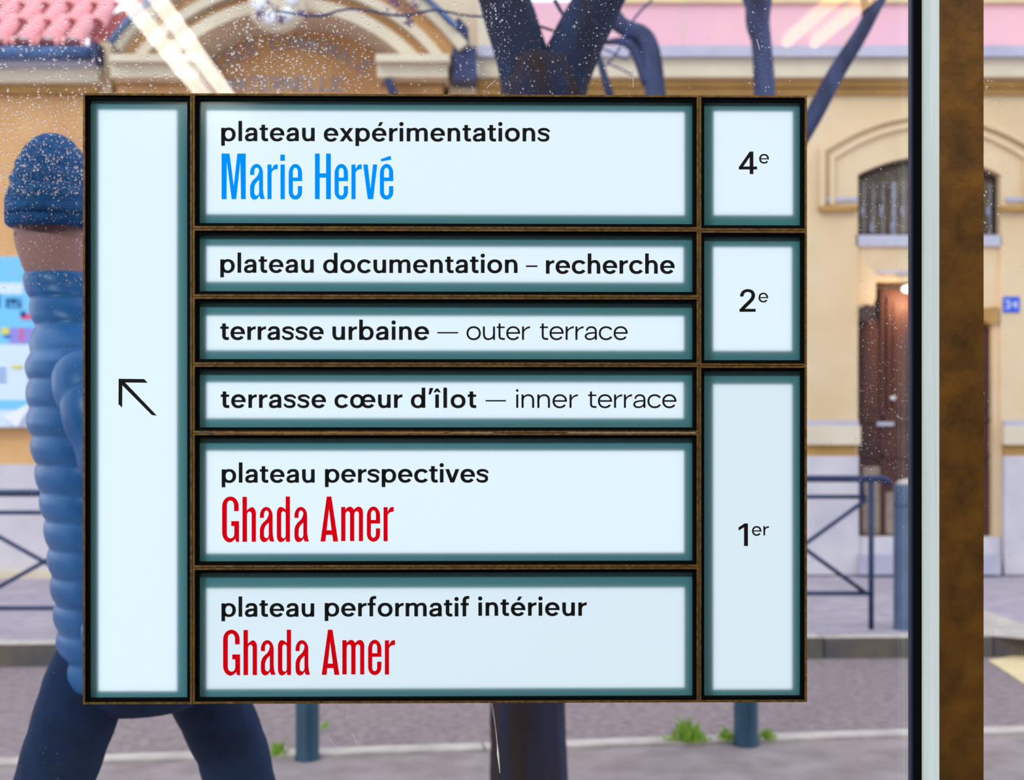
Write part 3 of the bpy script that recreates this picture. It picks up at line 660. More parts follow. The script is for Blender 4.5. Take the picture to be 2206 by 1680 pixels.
# number plate 34
hp = tag(empty('house_number_plate', (fx(2178), FY - .0125, fz(656))), 'small blue enamel plate with the white number 34 right of the street door', 'sign')
s_ = 17.5 / SF
G().box(-s_, s_, 0, .012, -s_ * .95, s_ * .95).build('plate', 'plaque', hp)
g = G()
def lt(ch, x0, z0, wd_, ht, th, y=-.001):
    def sg(ax_, az, bx, bz):
        a = Vector((x0 + ax_ * wd_, z0 + az * ht)); b_ = Vector((x0 + bx * wd_, z0 + bz * ht)); d = (b_ - a).normalized() * th / 2; n = Vector((-d.y, d.x))
        q = [a - d - n, b_ + d - n, b_ + d + n, a - d + n]; g.add([(p.x, y, p.y) for p in q] + [(p.x, y + .008, p.y) for p in q], [(0, 1, 2, 3), (7, 6, 5, 4), (0, 4, 5, 1), (1, 5, 6, 2), (2, 6, 7, 3), (3, 7, 4, 0)])
    S = {'3': [(0, 1, 1, 1), (1, 1, 1, .5), (.3, .5, 1, .5), (1, .5, 1, 0), (1, 0, 0, 0)], '4': [(.75, 0, .75, 1), (.75, 1, 0, .35), (0, .35, 1, .35)],
         'E': [(0, 0, 0, 1), (0, 1, 1, 1), (0, .5, .8, .5), (0, 0, 1, 0)], 'C': [(1, 1, .2, 1), (.2, 1, 0, .7), (0, .7, 0, .3), (0, .3, .2, 0), (.2, 0, 1, 0)],
         'O': [(.2, 0, 0, .3), (0, .3, 0, .7), (0, .7, .2, 1), (.2, 1, .8, 1), (.8, 1, 1, .7), (1, .7, 1, .3), (1, .3, .8, 0), (.8, 0, .2, 0)], 'L': [(0, 1, 0, 0), (0, 0, 1, 0)],
         'M': [(0, 0, 0, 1), (0, 1, .5, .3), (.5, .3, 1, 1), (1, 1, 1, 0)], 'A': [(0, 0, .5, 1), (.5, 1, 1, 0), (.2, .35, .8, .35)], 'T': [(0, 1, 1, 1), (.5, 1, .5, 0)],
         'R': [(0, 0, 0, 1), (0, 1, 1, .95), (1, .95, 1, .55), (1, .55, 0, .5), (.4, .5, 1, 0)], 'N': [(0, 0, 0, 1), (0, 1, 1, 0), (1, 0, 1, 1)], 'U': [(0, 1, 0, .1), (0, .1, .3, 0), (.3, 0, .7, 0), (.7, 0, 1, .1), (1, .1, 1, 1)],
         'l': [(0, 1, 0, 0)], 'e': [(0, .35, 1, .35), (1, .35, 1, .6), (1, .6, 0, .6), (0, .6, 0, 0), (0, 0, 1, 0)], 's': [(1, .6, 0, .6), (0, .6, 0, .33), (0, .33, 1, .3), (1, .3, 1, 0), (1, 0, 0, 0)],
         'a': [(0, .6, 1, .6), (1, .6, 1, 0), (1, 0, 0, 0), (0, 0, 0, .33), (0, .33, 1, .33)]}.get(ch, [])
    for q in S: sg(*q)
lt('3', -.044, -.028, .032, .056, .010); lt('4', .010, -.028, .036, .056, .010)
g.build('digits', 'white', hp)

# ---- school gate with the arched pediment
CXA, CYA = 622.0, 372.0
sb = tag(empty('school_gate', (0, FY, .12)), 'ochre stone school entrance with an arched pediment', 'building')
def arcband(r0, r1, a0, a1, n=30): return arc(CXA, CYA, r1, r1, a0, a1, n) + arc(CXA, CYA, r0, r0, a0, a1, n)[::-1]
fb(G().plate([fl([(232, 1238), (232, 200)] + arc(CXA, CYA, 470, 470, 37, 143, 30)[::-1] + [(1026, 200), (1026, 1238)], .3)], .30, .5), 'tympanum', 'ochre_warm', sb)
for r0, r1, d0, mm in ((352, 378, -.28, 'cream'), (378, 400, -.20, 'ochre_warm'), (400, 420, -.32, 'cream'), (420, 452, -.24, 'ochre_warm'), (452, 476, -.38, 'cream')):
    fb(G().plate([fl(arcband(r0, r1, 36, 144), d0)], d0, .3), 'arch_ring', mm, sb)
fb(G().plate([fl(arcband(476, 484, 40, 144), -.44)], -.44, .3), 'flashing', 'zinc', sb)
for x0, x1 in ((238, 432), (812, 968)):
    fb(fbox(G(), x0 - 3, x1, 116, 132, -.44, .3), 'ledge_cap', 'cream', sb)
    fb(fbox(G(), x0, x1 - 4, 132, 166, -.36, .3), 'ledge', 'cream', sb)
    fb(fbox(G(), x0 + 14, x1 - 14, 166, 1238, -.12, .3), 'pier', 'ochre_warm', sb)
    fb(fbox(G(), x0 + 8, x1 - 8, 166, 180, -.2, .3), 'moulding', 'trim_shade', sb)
fb(fbox(G(), 968, 1026, 95, 1238, -.05, .3), 'pier', 'ochre', sb)
fb(fbox(G(), 214, 240, 90, 1238, -.05, .3), 'pier', 'ochre', sb)
# carved medallion
md = empty('medallion', (fx(600, -.4), -.4, fz(14, -.4) - .12), 0, sb)
g = G().lathe([(.20, .0), (.235, .05), (.20, .10), (.10, .12)], 28)
g.v = [(x, -z, y) for x, y, z in g.v]; g.build('boss', 'cream', md, True)
for k in range(6):
    a = k * math.pi / 3 + .2; r = .13
    pg = G().lathe([(.01, -.06), (.05, -.03), (.062, 0), (.05, .03), (.01, .06)], 12, (0, 0, 0))
    pg.v = [(r * math.cos(a) + x, -.12 + y * .5, r * math.sin(a) + z) for x, y, z in pg.v]; pg.build('petal', 'white', md, True)
# raised wording
g = G(); tx = 'MATERNELLE'
for k, ch in enumerate(tx): lt(ch, fx(488 + k * 25.6, .29), fz(194, .29), 17 / SF, 27 / SF, .014, .285)
g.v = [(x, y, z - .12) for x, y, z in g.v]; g.build('lettering', 'sill', sb)
tx = 'ECOLE COMMUNALE'; g_all = G()
for k, ch in enumerate(tx):
    if ch == ' ': g_all.build('lettering', 'sill', sb); g_all = G()
    a = math.radians(127 - k * 5.2); g = G(); lt(ch, -9 / SF, 0, 16 / SF, 26 / SF, .012, .285)
    cx_ = CXA + 268 * math.cos(a); cy_ = CYA - 268 * math.sin(a); rt = a - math.pi / 2
    g_all.add([(fx(cx_, .29) + x * math.cos(rt) - z * math.sin(rt), y, fz(cy_, .29) + x * math.sin(rt) + z * math.cos(rt) - .12) for x, y, z in g.v], g.f)
g_all.build('lettering', 'sill', sb)
fb(fbox(G(), 925, 1062, -120, 125, .53, .6), 'gable_wall', 'cream', sb)
fb(fbox(G(), 975, 1026, 100, 172, -.30, -.06), 'rainwater_head', 'drain', sb)
g = G().tube([(fx(1000, -.16), -.16, fz(105, -.16) - .12), (fx(1000, -.16), -.16, fz(62, -.16) - .12), (fx(985, -.2), -.2, fz(40, -.2) - .12)], [.045, .035, .02], 10); g.build('downpipe', 'drain', sb, True)
g = G().tube([(fx(834, -.4), -.38, fz(168, -.4) - .12), (fx(862, -.25), -.25, fz(235, -.25) - .12)], .035, 8); g.build('iron_bracket', 'drain', sb, True)

# ---- low building with the tiled roof at the left
lb = tag(empty('tiled_house', (fx(0), FY, .12)), 'low ochre building with a pink tiled roof and blue gutter', 'building')
def lbb(g, name, m, smooth=False): g.v = [(x - fx(0), y, z - .12) for x, y, z in g.v]; return g.build(name, m, lb, smooth)
lbb(fbox(G(), -900, 212, 176, 1238, 0, .3), 'wall', 'ochre_warm')
lbb(fbox(G(), -900, 212, 138, 176, -.18, .3), 'cornice', 'cream')
lbb(fbox(G(), -900, 212, 176, 200, -.09, .3), 'moulding', 'trim_shade')
lbb(fbox(G(), -900, 200, 1000, 1238, -.06, .0), 'plinth', 'blue_stone')
lbb(fbox(G(), -900, 160, 1248 - 15, 1262 - 15, -.25, .0), 'stone_footing', 'cream')
lbb(fbox(G(), -900, 205, 122, 140, -.28, .0), 'fascia', 'sill')
gg = G().tube([(fx(-900), -.33, fz(110, -.38)), (fx(204, -.33), -.33, fz(110, -.38))], .055, 14); lbb(gg, 'gutter', 'zinc', True)
lbb(fbox(G(), 197, 207, 88, 128, -.42, -.2), 'gutter_end', 'drain')

# clay tiles, shared mesh
tile = G(); seg = 8
for (y, z, r) in ((0, 0, .085), (.42, .31, .07)):
    for k in range(seg + 1):
        a = math.pi * k / seg; tile.v.append((r * math.cos(a), y, z + r * math.sin(a)))
for (y, z, r) in ((0, 0, .072), (.42, .31, .058)):
    for k in range(seg + 1):
        a = math.pi * k / seg; tile.v.append((r * math.cos(a), y, z + r * math.sin(a)))
n1 = seg + 1
for k in range(seg): tile.f += [(k, n1 + k, n1 + k + 1, k + 1), (2 * n1 + k, 2 * n1 + k + 1, 3 * n1 + k + 1, 3 * n1 + k), (k, k + 1, 2 * n1 + k + 1, 2 * n1 + k)]
lbb(G().plate([fl([(192, 135), (330, 135), (330, 0), (192, 48)], .52)], .52, .58), 'roof_upstand', 'tile')
me_t = None; z0 = fz(97, -.36) - .12
for r in range(6):
    for c_ in range(-4 if r >= 3 else 0, 26):
        x = -c_ * .205 + fx(188) - fx(0) + r * .075; 
        if c_ > 8: continue
        if me_t is None: o = tile.build('roof_tile', 'tile', lb, True); me_t = o.data
        else: o = bpy.data.objects.new('roof_tile', me_t); COL.objects.link(o); o.parent = lb
        o.location = (x + random.uniform(-.006, .006), -.36 + r * .34, z0 + r * .24 + random.uniform(-.004, .004)); o.rotation_euler = (0, 0, random.uniform(-.03, .03))
for r in range(6):
    lbb(G().box(fx(-700), fx(196 if r < 3 else 400), -.30 + r * .34, .06 + r * .34, z0 + .16 + r * .24, z0 + .19 + r * .24), 'tile_bed', 'tile')

# ---- poster on the far wall
ps = tag(empty('street_poster', (fx(5), FY - .10, fz(920))), 'light blue and white poster with a folded corner on the far wall', 'poster')
def pb(x0, x1, y0, y1, name, m, d=0.0, parent=None):
    gg = G().box(fx(x0) - fx(5), fx(x1) - fx(5), -d - .002, -d + (.10 if d == 0 else 0), fz(y1) - fz(920), fz(y0) - fz(920)); return gg.build(name, m, parent or ps)
pb(-120, 98, 556, 920, 'board', 'poster_white')
pb(-120, 98, 556, 742, 'upper_print', 'poster_blue', .004)
pb(-120, 60, 612, 636, 'white_band', 'poster_white', .007)
pb(-120, 98, 862, 882, 'lower_band', 'poster_blue', .004)
pb(32, 98, 708, 741, 'violet_block', 'poster_violet', .007)
for q in ((56, 92, 678, 690, 'poster_pink'), (54, 66, 672, 684, 'poster_print'), (54, 60, 708, 738, 'poster_pink'), (14, 30, 708, 722, 'poster_yellow'), (20, 34, 722, 730, 'poster_print'), (36, 58, 788, 795, 'poster_yellow')):
    pb(q[0], q[1], q[2], q[3], 'printed_figure', q[4], .009)
g = G()
for k, ch in enumerate('les'): lt(ch, fx(9 + k * 17) - fx(5), fz(663) - fz(920), 11 / SF, (24 if ch == 'l' else 26) / SF, .016, -.012)
g.build('lettering', 'poster_print', ps)
g = G()
for k in range(7):
    for (x0, x1) in ((4, 24), (70, 90)):
        if k < 4: g.box(fx(x0) - fx(5), fx(x1) - fx(5), -.008, -.004, fz(797 + k * 9) - fz(920), fz(794 + k * 9) - fz(920))
g.build('small_print', 'poster_print', ps)
g = G().plate([[(fx(x) - fx(5), fz(y) - fz(920)) for x, y in ((20, 898), (84, 866), (52, 920))]], -.05, -.045); g.build('folded_corner', 'white', ps)

# ------------------------------------------------------------------ barriers, bollards
BY = 8.1; SB = F / BY
def barrier(px_r, py0, Y, label, mirror=False, px_l=None, tp=1031, r2=1070, r3=1278, mid=1178):
    s_ = F / Y; zg = .12
    x = lambda p: (p - CX) / s_; z = lambda p: EYE - (p - CY) / s_
    xr, xl = x(px_r), x(px_l); c = (xr + xl) / 2
    e = tag(empty('crowd_barrier', (c, Y, zg)), label, 'barrier', 'blue grey street barriers with crossed bars')
    t3 = lambda a, b_, r: G().tube([(a[0] - c, 0, a[1] - zg), (b_[0] - c, 0, b_[1] - zg)], r, 10)
    G().tube([(x(px_l - 46) - c, 0, z(tp + 12) - zg), (x(px_l - 42) - c, 0, z(tp + 2) - zg), (x(px_l - 36) - c, 0, z(tp) - zg), (x(px_r + 38) - c, 0, z(tp) - zg), (x(px_r + 44) - c, 0, z(tp + 3) - zg), (x(px_r + 47) - c, 0, z(tp + 14) - zg)], .021, 12).build('top_rail', 'steel', e, True)
    t3((xl, z(r2)), (xr, z(r2)), .013).build('rail', 'steel', e, True)
    t3((xl, z(r3)), (xr + .02, z(r3)), .014).build('rail', 'steel', e, True)
    t3((xl, z(r2 + 6)), (xr, z(r3)), .013).build('cross_bar', 'steel', e, True)
    t3((xr, z(r2 + 6)), (xl, z(r3)), .013).build('cross_bar', 'steel', e, True)
    for xx in (xr, xl):
        d = .03 if xx == xr else -.03
        t3((xx + d, zg), (xx + d, z(tp)), .017).build('post', 'steel', e, True)
        t3((xx - d * .7, z(r2)), (xx - d * .7, z(tp)), .012).build('short_post', 'steel', e, True)
    return e
barrier(1866, 0, BY, 'blue grey barrier with crossed bars to the right of the sign', px_l=1588)
barrier(275, 0, 7.9, 'blue grey barrier with crossed bars at the far left', px_l=-85, tp=1062, r2=1104, r3=1310)
def bollard(px, py, r, h, m, label, Y, zg, grp, cap=None):
    e = tag(empty('bollard', ((px - CX) / F * Y, Y, zg)), label, 'bollard', grp)
    G().lathe([(r * 1.06, -.01), (r * 1.06, .012), (r, .014), (r, h), (r * .93, h + .012)], 28).build('post', m, e, True)
    G().lathe([(r * .93, h + .012), (r * .7, h + .03), (r * .3, h + .042), (.002, h + .045)], 28).build('cap', cap or m, e, True)
    G().lathe([(r * 1.02, h * .86), (r * 1.05, h * .865), (r * 1.05, h * .885), (r * 1.02, h * .89)], 28).build('collar', m, e, True)
bollard(662, 1640, .0475, .98, 'bollard', 'teal steel bollard below the left half of the sign', 5.42, 0, 'teal bollards along the near kerb')
bollard(1607, 1612, .051, .98, 'bollard', 'teal steel bollard below the right end of the sign', 5.66, 0, 'teal bollards along the near kerb')
bollard(1957, 1355, .088, .86, 'bollard_big', 'thick slate blue bollard with a pale cap beside the right barrier', 8.12, .12, None, 'kerb')

# ------------------------------------------------------------------ trees
def ridge_fn(k, amp, ph):
    def f_(t_, i): return 1 + amp * (math.sin(k * t_ + ph + .12 * i) * .6 + math.sin((k * 1.7) * t_ + 2.1 * ph - .2 * i) * .4) + random.uniform(-amp * .25, amp * .25)
    return f_
def limb(pts, Y, name, m, parent, org, seg=28, amp=.045, k=9, sub=4, dy=None):
    """pts: (px, py, width px[, depth offset])"""
    P3 = []; R3 = []
    for q in pts:
        y = Y + (q[3] if len(q) > 3 else 0); P3.append(P(q[0], q[1], y) - Vector(org)); R3.append(q[2] / 2 * y / F)
    pp_, rr = [], []
    for i in range(len(P3) - 1):
        p0 = P3[max(i - 1, 0)]; p1 = P3[i]; p2 = P3[i + 1]; p3 = P3[min(i + 2, len(P3) - 1)]
        for j in range(sub):
            t_ = j / sub; t2 = t_ * t_; t3_ = t2 * t_
            pp_.append(.5 * ((2 * p1) + (-p0 + p2) * t_ + (2 * p0 - 5 * p1 + 4 * p2 - p3) * t2 + (-p0 + 3 * p1 - 3 * p2 + p3) * t3_)); rr.append(R3[i] + (R3[i + 1] - R3[i]) * t_)
    pp_.append(P3[-1]); rr.append(R3[-1])
    return G().tube(pp_, rr, seg, True, ridge_fn(k, amp, random.uniform(0, 6)) if amp else None).build(name, m, parent, True)
TY = 4.6
org = P(1138, 1766, TY); org.z = 0
t1 = tag(empty('street_tree', org), 'dark forked tree trunk close behind the middle of the sign', 'tree')
limb([(1138, 1800, 205), (1138, 1720, 172), (1138, 1600, 160), (1137, 1500, 158), (1140, 1100, 158), (1150, 600, 160), (1160, 320, 168), (1168, 200, 176), (1172, 130, 150)], TY, 'trunk', 'bark_brown', t1, org, 40, .04, 11, 6)
limb([(1150, 330, 120), (1142, 200, 122), (1120, 110, 112), (1092, 20, 108), (1075, -60, 104), (1055, -260, 90)], TY, 'branch', 'bark', t1, org, 32, .05, 9, 5)
limb([(1180, 330, 120), (1200, 200, 122), (1240, 100, 112), (1285, 10, 104), (1325, -80, 100), (1400, -300, 84)], TY, 'branch', 'bark', t1, org, 32, .05, 9, 5)
for pts in ([(1045, 36, 5), (1000, 33, 5), (942, 22, 5), (900, 28, 6), (860, 34, 6), (800, 24, 5), (745, 20, 5), (690, 34, 6), (640, 30, 5), (590, 22, 5)],
            [(942, 22, 4), (962, 45, 4), (990, 64, 5), (1000, 70, 4)], [(1155, 55, 6), (1180, 62, 6), (1200, 70, 6)], [(1195, 0, 9), (1206, 20, 8), (1216, 36, 7)]):
    limb(pts, TY + .1, 'twig', 'twig', t1, org, 8, 0, 1, 3)
for (px, py, s_) in ((585, 20, 14), (650, 28, 9), (870, 18, 20), (848, 8, 12), (893, 6, 14), (880, 46, 8), (560, 30, 10), (605, 44, 8)):
    g = G()
    for _ in range(26):
        c = P(px + random.gauss(0, s_ * .6), py + random.gauss(0, s_ * .6), TY + .1 + random.uniform(-.03, .03)) - org; r = random.uniform(.002, .005)
        g.add([(c.x - r, c.y, c.z), (c.x, c.y - r, c.z), (c.x + r, c.y, c.z), (c.x, c.y + r, c.z), (c.x, c.y, c.z - r * 1.4), (c.x, c.y, c.z + r * 1.4)],
              [(0, 1, 5), (1, 2, 5), (2, 3, 5), (3, 0, 5), (1, 0, 4), (2, 1, 4), (3, 2, 4), (0, 3, 4)])
    tag(g.build('blossom_cluster', 'flower', t1), kind='stuff')
T2 = 8.5; org2 = P(1560, 1340, T2); org2.z = .12
t2 = tag(empty('street_tree', org2), 'slender blue grey tree whose limbs show over the right of the sign', 'tree')
limb([(1560, 1345, 92), (1560, 1200, 74), (1563, 900, 68), (1566, 620, 66), (1575, 480, 62)], T2, 'trunk', 'branch', t2, org2, 20, .03, 7, 4)
limb([(1572, 520, 52), (1620, 400, 44), (1646, 260, 45), (1646, 180, 46), (1640, 90, 42), (1632, 40, 52), (1640, -60, 60), (1636, -180, 50)], T2, 'branch', 'branch', t2, org2, 16, .04, 6, 4)
limb([(1632, 45, 26), (1612, 0, 24), (1590, -70, 22)], T2, 'branch', 'branch', t2, org2, 12, .04, 6, 4)
limb([(1572, 540, 44), (1660, 400, 42), (1745, 262, 40), (1800, 160, 38), (1850, 80, 32), (1888, 10, 28), (1925, -60, 26)], T2, 'branch', 'branch', t2, org2, 16, .03, 6, 5)
limb([(1868, 50, 22), (1862, 0, 18), (1850, -70, 16)], T2, 'branch', 'branch', t2, org2, 10, .03, 6, 3)
T3 = 6.6; org3 = P(1470, 1540, T3); org3.z = 0
limb([(1566, 620, 50), (1500, 480, 46), (1435, 330, 46), (1412, 200, 44), (1402, 120, 44), (1385, 78, 42), (1350, 62, 36), (1325, 40, 36), (1300, -20, 34), (1280, -120, 30)], T2, 'branch', 'branch', t2, org2, 18, .05, 6, 5)
limb([(1395, 180, 26), (1372, 115, 26), (1345, 90, 20), (1300, 92, 8)], T2, 'branch', 'branch', t2, org2, 12, .04, 6, 4)
limb([(1560, 620, 26), (1400, 420, 22), (1318, 215, 18), (1302, 165, 16), (1290, 125, 14), (1270, 60, 12)], T2, 'branch', 'branch', t2, org2, 12, .03, 6, 4)
for pts in ([(1300, 145, 4), (1330, 112, 4), (1365, 42, 5), (1405, 0, 5)], [(1305, 135, 3), (1340, 150, 4), (1362, 162, 4)], [(1300, 105, 4), (1328, 118, 4), (1350, 128, 4), (1358, 112, 3)]):
    limb(pts, T2 - .1, 'twig', 'twig', t2, org2, 6, 0, 1, 3)

# ------------------------------------------------------------------ weeds at the kerb
def weed(px, py, wpx, hpx, n, label, group='weeds along the near kerb'):
    y = EYE * F / (py - CY); c = P(px, py, y); c.z = .018; s_ = F / y; g = G()
    for _ in range(n):
        bx = random.gauss(0, wpx / 3.2) / s_; by = random.gauss(0, .03); h = random.uniform(.35, 1) * hpx / s_ * max(.25, 1 - abs(bx) * s_ / wpx); ln_ = random.uniform(-.5, .5) * h; w_ = random.uniform(.002, .0045); a = random.uniform(0, 3.14); dx, dy = math.cos(a) * w_, math.sin(a) * w_
        g.add([(bx - dx, by - dy, 0), (bx + dx, by + dy, 0), (bx + ln_ * .4 + dx, by + dy, h * .6), (bx + ln_ * .4 - dx, by - dy, h * .6), (bx + ln_, by + random.uniform(-.02, .02), h)], [(0, 1, 2, 3), (3, 2, 4)])
    return tag(g.build('weed_tuft', 'grass', None, False, c), label, 'weed', group)
weed(1482, 1604, 62, 60, 170, 'largest tuft of green weeds on the kerb left of the right bollard')
weed(1566, 1600, 26, 34, 70, 'small green weed tuft touching the left side of the right bollard')
weed(1652, 1600, 34, 28, 60, 'low green weed tuft just right of the right bollard')
weed(598, 1632, 34, 34, 80, 'green weed tuft left of the left bollard')
weed(700, 1574, 18, 12, 30, 'tiny green weed right of the left bollard, out on the road')

# ------------------------------------------------------------------ passer-by in a blue jacket
PY_ = 2.5; pc = (-.69, PY_, 0.0)
pe = tag(empty('person', pc), 'person in blue quilted jacket and knit hat striding left behind the sign', 'person')
def skinned(name, pts, edges, m, parent, lv=2):
    me = bpy.data.meshes.new(name); me.from_pydata([p[:3] for p in pts], edges, []); o = bpy.data.objects.new(name, me); COL.objects.link(o)
    o.modifiers.new('s', 'SKIN')
    bm = bmesh.new(); bm.from_mesh(me); bm.verts.layers.skin.verify(); ly = bm.verts.layers.skin.active
    for i, v in enumerate(bm.verts):
        r = pts[i][3]; v[ly].radius = r if hasattr(r, '__len__') else (r, r)
        v[ly].use_root = (i == 0)
    bm.to_mesh(me); bm.free()
    sd = o.modifiers.new('d', 'SUBSURF'); sd.levels = lv; sd.render_levels = lv
    bpy.context.view_layer.update()
    dg = bpy.context.evaluated_depsgraph_get(); nm = bpy.data.meshes.new_from_object(o.evaluated_get(dg)); nm.name = name
    bpy.data.objects.remove(o); nm.materials.append(M[m]) if not nm.materials else None
    for p in nm.polygons: p.use_smooth = True; p.material_index = 0
    r = bpy.data.objects.new(name, nm); COL.objects.link(r); r.parent = parent; return r
pts = [(0.0, 0, .98, (.11, .10)), (-.02, 0, 1.15, (.12, .10)), (-.06, 0, 1.38, (.15, .11)), (-.10, 0, 1.50, (.07, .06)), (-.13, 0, 1.58, (.055, .05)), (-.155, 0, 1.68, (.066, .066)), (-.165, 0, 1.78, (.064, .066)),
       (-.085, -.08, .84, .05), (-.18, -.10, .52, .035), (-.12, -.10, .10, .04), (-.24, -.10, .045, .03),
       (.105, .08, .84, .05), (.20, .10, .52, .035), (.40, .10, .16, .04), (.33, .10, .05, .03),
       (-.04, -.20, 1.42, .055), (.08, -.25, 1.16, .045), (.0, -.20, .98, .035), (-.03, -.17, .96, .03),
       (-.06, .20, 1.42, .055), (.04, .25, 1.16, .045), (-.02, .20, .98, .035), (-.05, .17, .96, .03), (-.228, 0, 1.68, .012)]
edges = [(0, 1), (1, 2), (2, 3), (3, 4), (4, 5), (5, 6), (0, 7), (7, 8), (8, 9), (9, 10), (0, 11), (11, 12), (12, 13), (13, 14), (2, 15), (15, 16), (16, 17), (17, 18), (2, 19), (19, 20), (20, 21), (21, 22), (5, 23)]
skinned('body', pts, edges, 'skin', pe)
def loft(rings, name, m, parent, seg=28, cap=True):      # rings: (x, y, z, rx, ry)
    g = G(); fs = []
    for (x, y, z, rx, ry) in rings:
        for k in range(seg): a = 2 * math.pi * k / seg; g.v.append((x + rx * math.cos(a), y + ry * math.sin(a), z))
    n = len(rings)
    for i in range(n - 1):
        for k in range(seg): g.f.append((i * seg + k, i * seg + (k + 1) % seg, (i + 1) * seg + (k + 1) % seg, (i + 1) * seg + k))
    if cap: g.f.append(tuple(range(seg - 1, -1, -1))); g.f.append(tuple((n - 1) * seg + k for k in range(seg)))
    return g.build(name, m, parent, True)
def interp(keys, t_):
    for a, b_ in zip(keys, keys[1:]):
        if t_ <= b_[0]:
            k = (t_ - a[0]) / (b_[0] - a[0]); return [a[i] + (b_[i] - a[i]) * k for i in range(1, len(a))]
    return list(keys[-1][1:])
jk = [(.88, .01, 0, .145, .18), (.95, .01, 0, .145, .19), (1.15, -.005, 0, .15, .205), (1.35, -.03, 0, .155, .22), (1.46, -.06, 0, .13, .19), (1.53, -.095, 0, .09, .11), (1.60, -.13, 0, .072, .08), (1.63, -.14, 0, .07, .08)]
R_ = []
for i in range(160):
    z = .88 + i * .0047; x, y, rx, ry = interp(jk, z); q = abs(math.sin((z - .88) * math.pi / .05)) ** .6 * .008
    R_.append((x, y, z, rx + q, ry + q))
loft(R_, 'jacket', 'jacket', pe)
loft([(.0, 0, .83, .10, .12), (.0, 0, .86, .138, .15), (.0, 0, .93, .142, .165), (.0, 0, .99, .135, .15)], 'trouser_seat', 'denim', pe)
def sleeve(pts, name, m, r0, r1, q_=.008, step=.07):
    P_ = [Vector(p) for p in pts]; pp_, rr = [], []; L_ = [(b_ - a).length for a, b_ in zip(P_, P_[1:])]; tot = sum(L_); d = 0
    for a, b_, l_ in zip(P_, P_[1:], L_):
        for j in range(14): t_ = j / 14; pp_.append(a.lerp(b_, t_)); rr.append(r0 + (r1 - r0) * (d + l_ * t_) / tot + q_ * abs(math.sin((d + l_ * t_) * math.pi / step)))
        d += l_
    pp_.append(P_[-1]); rr.append(r1); return G().tube(pp_, rr, 18).build(name, m, pe, True)
sleeve([(-.04, -.18, 1.44), (-.01, -.225, 1.38), (.08, -.27, 1.16), (.07, -.26, 1.10), (.0, -.20, .98)], 'sleeve', 'jacket', .062, .046, .005)
sleeve([(-.06, .18, 1.44), (-.04, .225, 1.38), (.04, .27, 1.16), (.02, .26, 1.10), (-.02, .20, .98)], 'sleeve', 'jacket', .062, .046, .005)
sleeve([(-.03, -.06, .98), (-.08, -.08, .87), (-.125, -.10, .72), (-.18, -.10, .52), (-.12, -.10, .09)], 'trouser_leg', 'denim', .078, .046, .002)
sleeve([(.03, .06, .98), (.09, .08, .87), (.15, .10, .72), (.20, .10, .52), (.395, .10, .15)], 'trouser_leg', 'denim', .078, .046, .002)
loft([(-0.19, -.10, .0, .135, .05), (-0.19, -.10, .03, .14, .055), (-0.17, -.10, .06, .11, .05), (-0.13, -.10, .10, .06, .045), (-0.12, -.10, .13, .055, .045)], 'shoe', 'shoe', pe)
loft([(0.34, .10, .005, .11, .05), (0.34, .10, .03, .12, .055), (0.35, .10, .07, .10, .05), (0.38, .10, .12, .06, .045), (0.40, .10, .15, .05, .045)], 'shoe', 'shoe', pe)
for sy in (-1, 1):
    G().lathe([(.001, -.009), (.008, -.004), (.010, 0), (.008, .004), (.001, .009)], 10, (-.214, sy * .03, 1.70)).build('eye', 'shoe', pe, True)
hat = []
for i in range(22):
    a = i / 21 * math.pi / 2 * .985; z = 1.735 + .155 * math.sin(a); r = math.cos(a)
    hat.append((-.162, 0, z, (.076 + .003 * math.cos(i * 2)) * max(r, .02) + .004, (.1 + .003 * math.cos(i * 2)) * max(r, .02) + .004))
loft(hat, 'knit_hat', 'knit', pe)
loft([(-.162, 0, 1.715, .078, .09), (-.162, 0, 1.72, .084, .095), (-.162, 0, 1.765, .084, .095), (-.162, 0, 1.77, .078, .09)], 'hat_cuff', 'knit', pe)

# ------------------------------------------------------------------ drops, scratches and dirt on the outside of the panes
def drops(name, label, rects, seed):
    rnd = random.Random(seed); g = G(); V = g.v; Fc = g.f; sg = 8; wo = GY + .0081
    for (x0, y0, x1, y1, n, r0, r1) in rects:
        for _ in range(int(n * 1.7)):
            px = rnd.uniform(x0, x1); py = rnd.uniform(y0, y1)
            if 182 < px < 1735 and py > 206: continue
            u, v = uv(px, py, wo); r = (r0 + (r1 - r0) * rnd.random() ** 6) * .00036; an = rnd.uniform(.9, 1.35); b0 = len(V); ph = rnd.uniform(0, 3); ex_ = rnd.uniform(0, .25)
            for (q, h) in ((1, 0), (.86, .35), (.5, .62)):
                for k in range(sg):
                    a = 2 * math.pi * k / sg + ph; rr = r * q * (1 + ex_ * math.cos(a * 2 + ph))
                    V.append((u + rr * math.cos(a), wo + h * r * .8, v + rr * math.sin(a) * an))
            V.append((u, wo + r * .8 * .72, v))
            for j in (0, 1):
                for k in range(sg): Fc.append((b0 + j * sg + k, b0 + (j + 1) * sg + k, b0 + (j + 1) * sg + (k + 1) % sg, b0 + j * sg + (k + 1) % sg))
            for k in range(sg): Fc.append((b0 + 2 * sg + k, b0 + 3 * sg, b0 + 2 * sg + (k + 1) % sg))
            Fc.append(tuple(b0 + k for k in range(sg)))
    o = wbuild(g, name, 'water', None, True); tag(o, label, 'water drops', kind='stuff'); return o
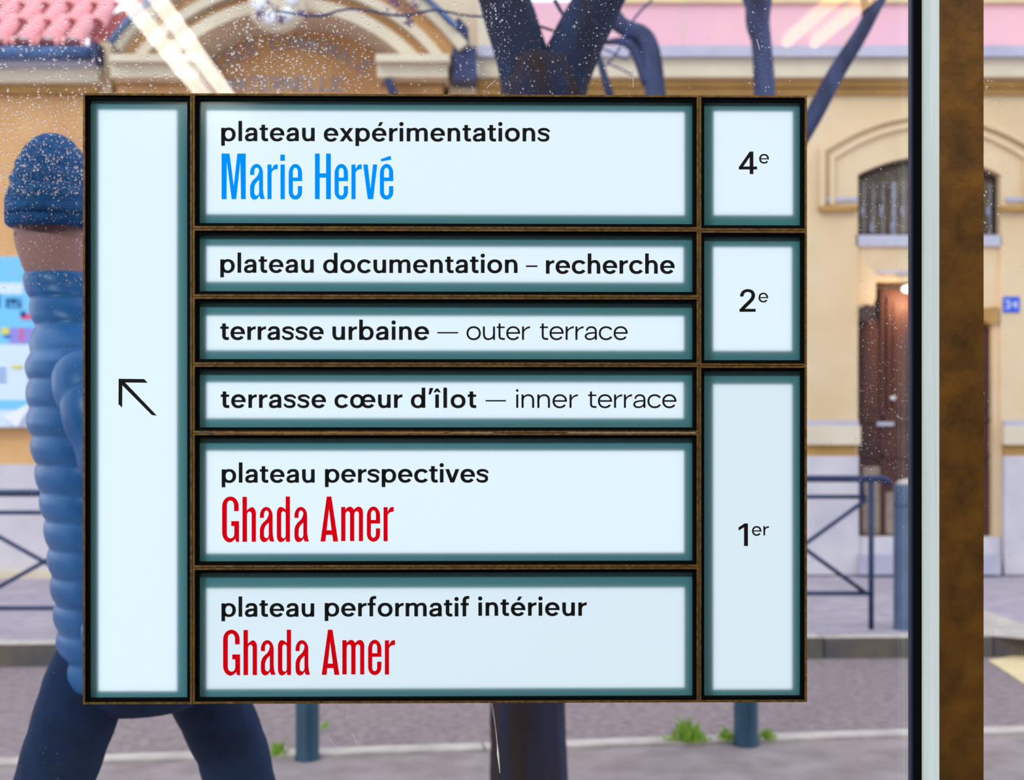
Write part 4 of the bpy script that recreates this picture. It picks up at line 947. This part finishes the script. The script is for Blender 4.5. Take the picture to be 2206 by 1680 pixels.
drops('water_drops', 'fine rain drops and specks dried over the large pane around the sign', [
    (0, 0, 700, 205, 2600, .8, 5.5), (480, 0, 820, 205, 800, .8, 5), (700, 0, 1100, 205, 900, .7, 4.0), (1040, 0, 1360, 205, 420, .9, 4.0), (1360, 0, 1960, 205, 220, .6, 2.6), (1610, 0, 1670, 205, 60, 1, 4),
    (0, 205, 180, 420, 1500, .8, 5), (0, 400, 180, 620, 700, .7, 3.4), (0, 600, 180, 1500, 260, .6, 2.2), (0, 1515, 560, 1680, 200, .6, 2.2), (560, 1515, 1960, 1680, 130, .6, 2.0),
    (1740, 205, 1962, 1680, 160, .6, 2.0), (1842, 330, 1962, 700, 500, .8, 3.0), (1842, 640, 1962, 1050, 560, .8, 3.2), (1930, 1000, 1962, 1250, 40, .8, 2.2)], 3)
drops('water_drops', 'rain drops on the pane to the right of the bronze mullion', [(2119, 0, 2206, 160, 30, .6, 2), (2119, 160, 2206, 520, 240, .8, 4), (2119, 520, 2206, 1200, 160, .7, 2.4), (2119, 1200, 2206, 1680, 40, .6, 3.0)], 5)
g = G(); pts = [(1059, 1515), (1062, 1530), (1065, 1550), (1068, 1572), (1071, 1600), (1073, 1625), (1077, 1665)]
wd_ = [2.4, 3.4, 2.6, 2.0, 1.4, 4.6, 1.2]
wo = GY + .0085
p3 = [Vector((uv(x, y, wo)[0], wo, uv(x, y, wo)[1])) for x, y in pts]
g.tube(p3, [q * .00026 for q in wd_], 8)
tag(wbuild(g, 'dried_drip', 'dried'), 'white dried drip on the pane in front of the tree trunk under the sign', 'stain')
def scratch(pts, r=.00016):
    g = G(); g.tube([Vector((uv(x, y, wo)[0], wo, uv(x, y, wo)[1])) for x, y in pts], r, 5); g.build('scratch', 'dried', w1)
scratch([(745, 1517), (742, 1540), (745, 1556), (757, 1580), (771, 1604), (783, 1620)]); scratch([(746, 1560), (756, 1574), (768, 1598)]); scratch([(706, 1588), (722, 1606), (734, 1625)])
scratch([(1364, 150), (1364, 188)], .0004); scratch([(1630, 84), (1636, 104)], .0004); scratch([(1048, 190), (1068, 172)], .0003)
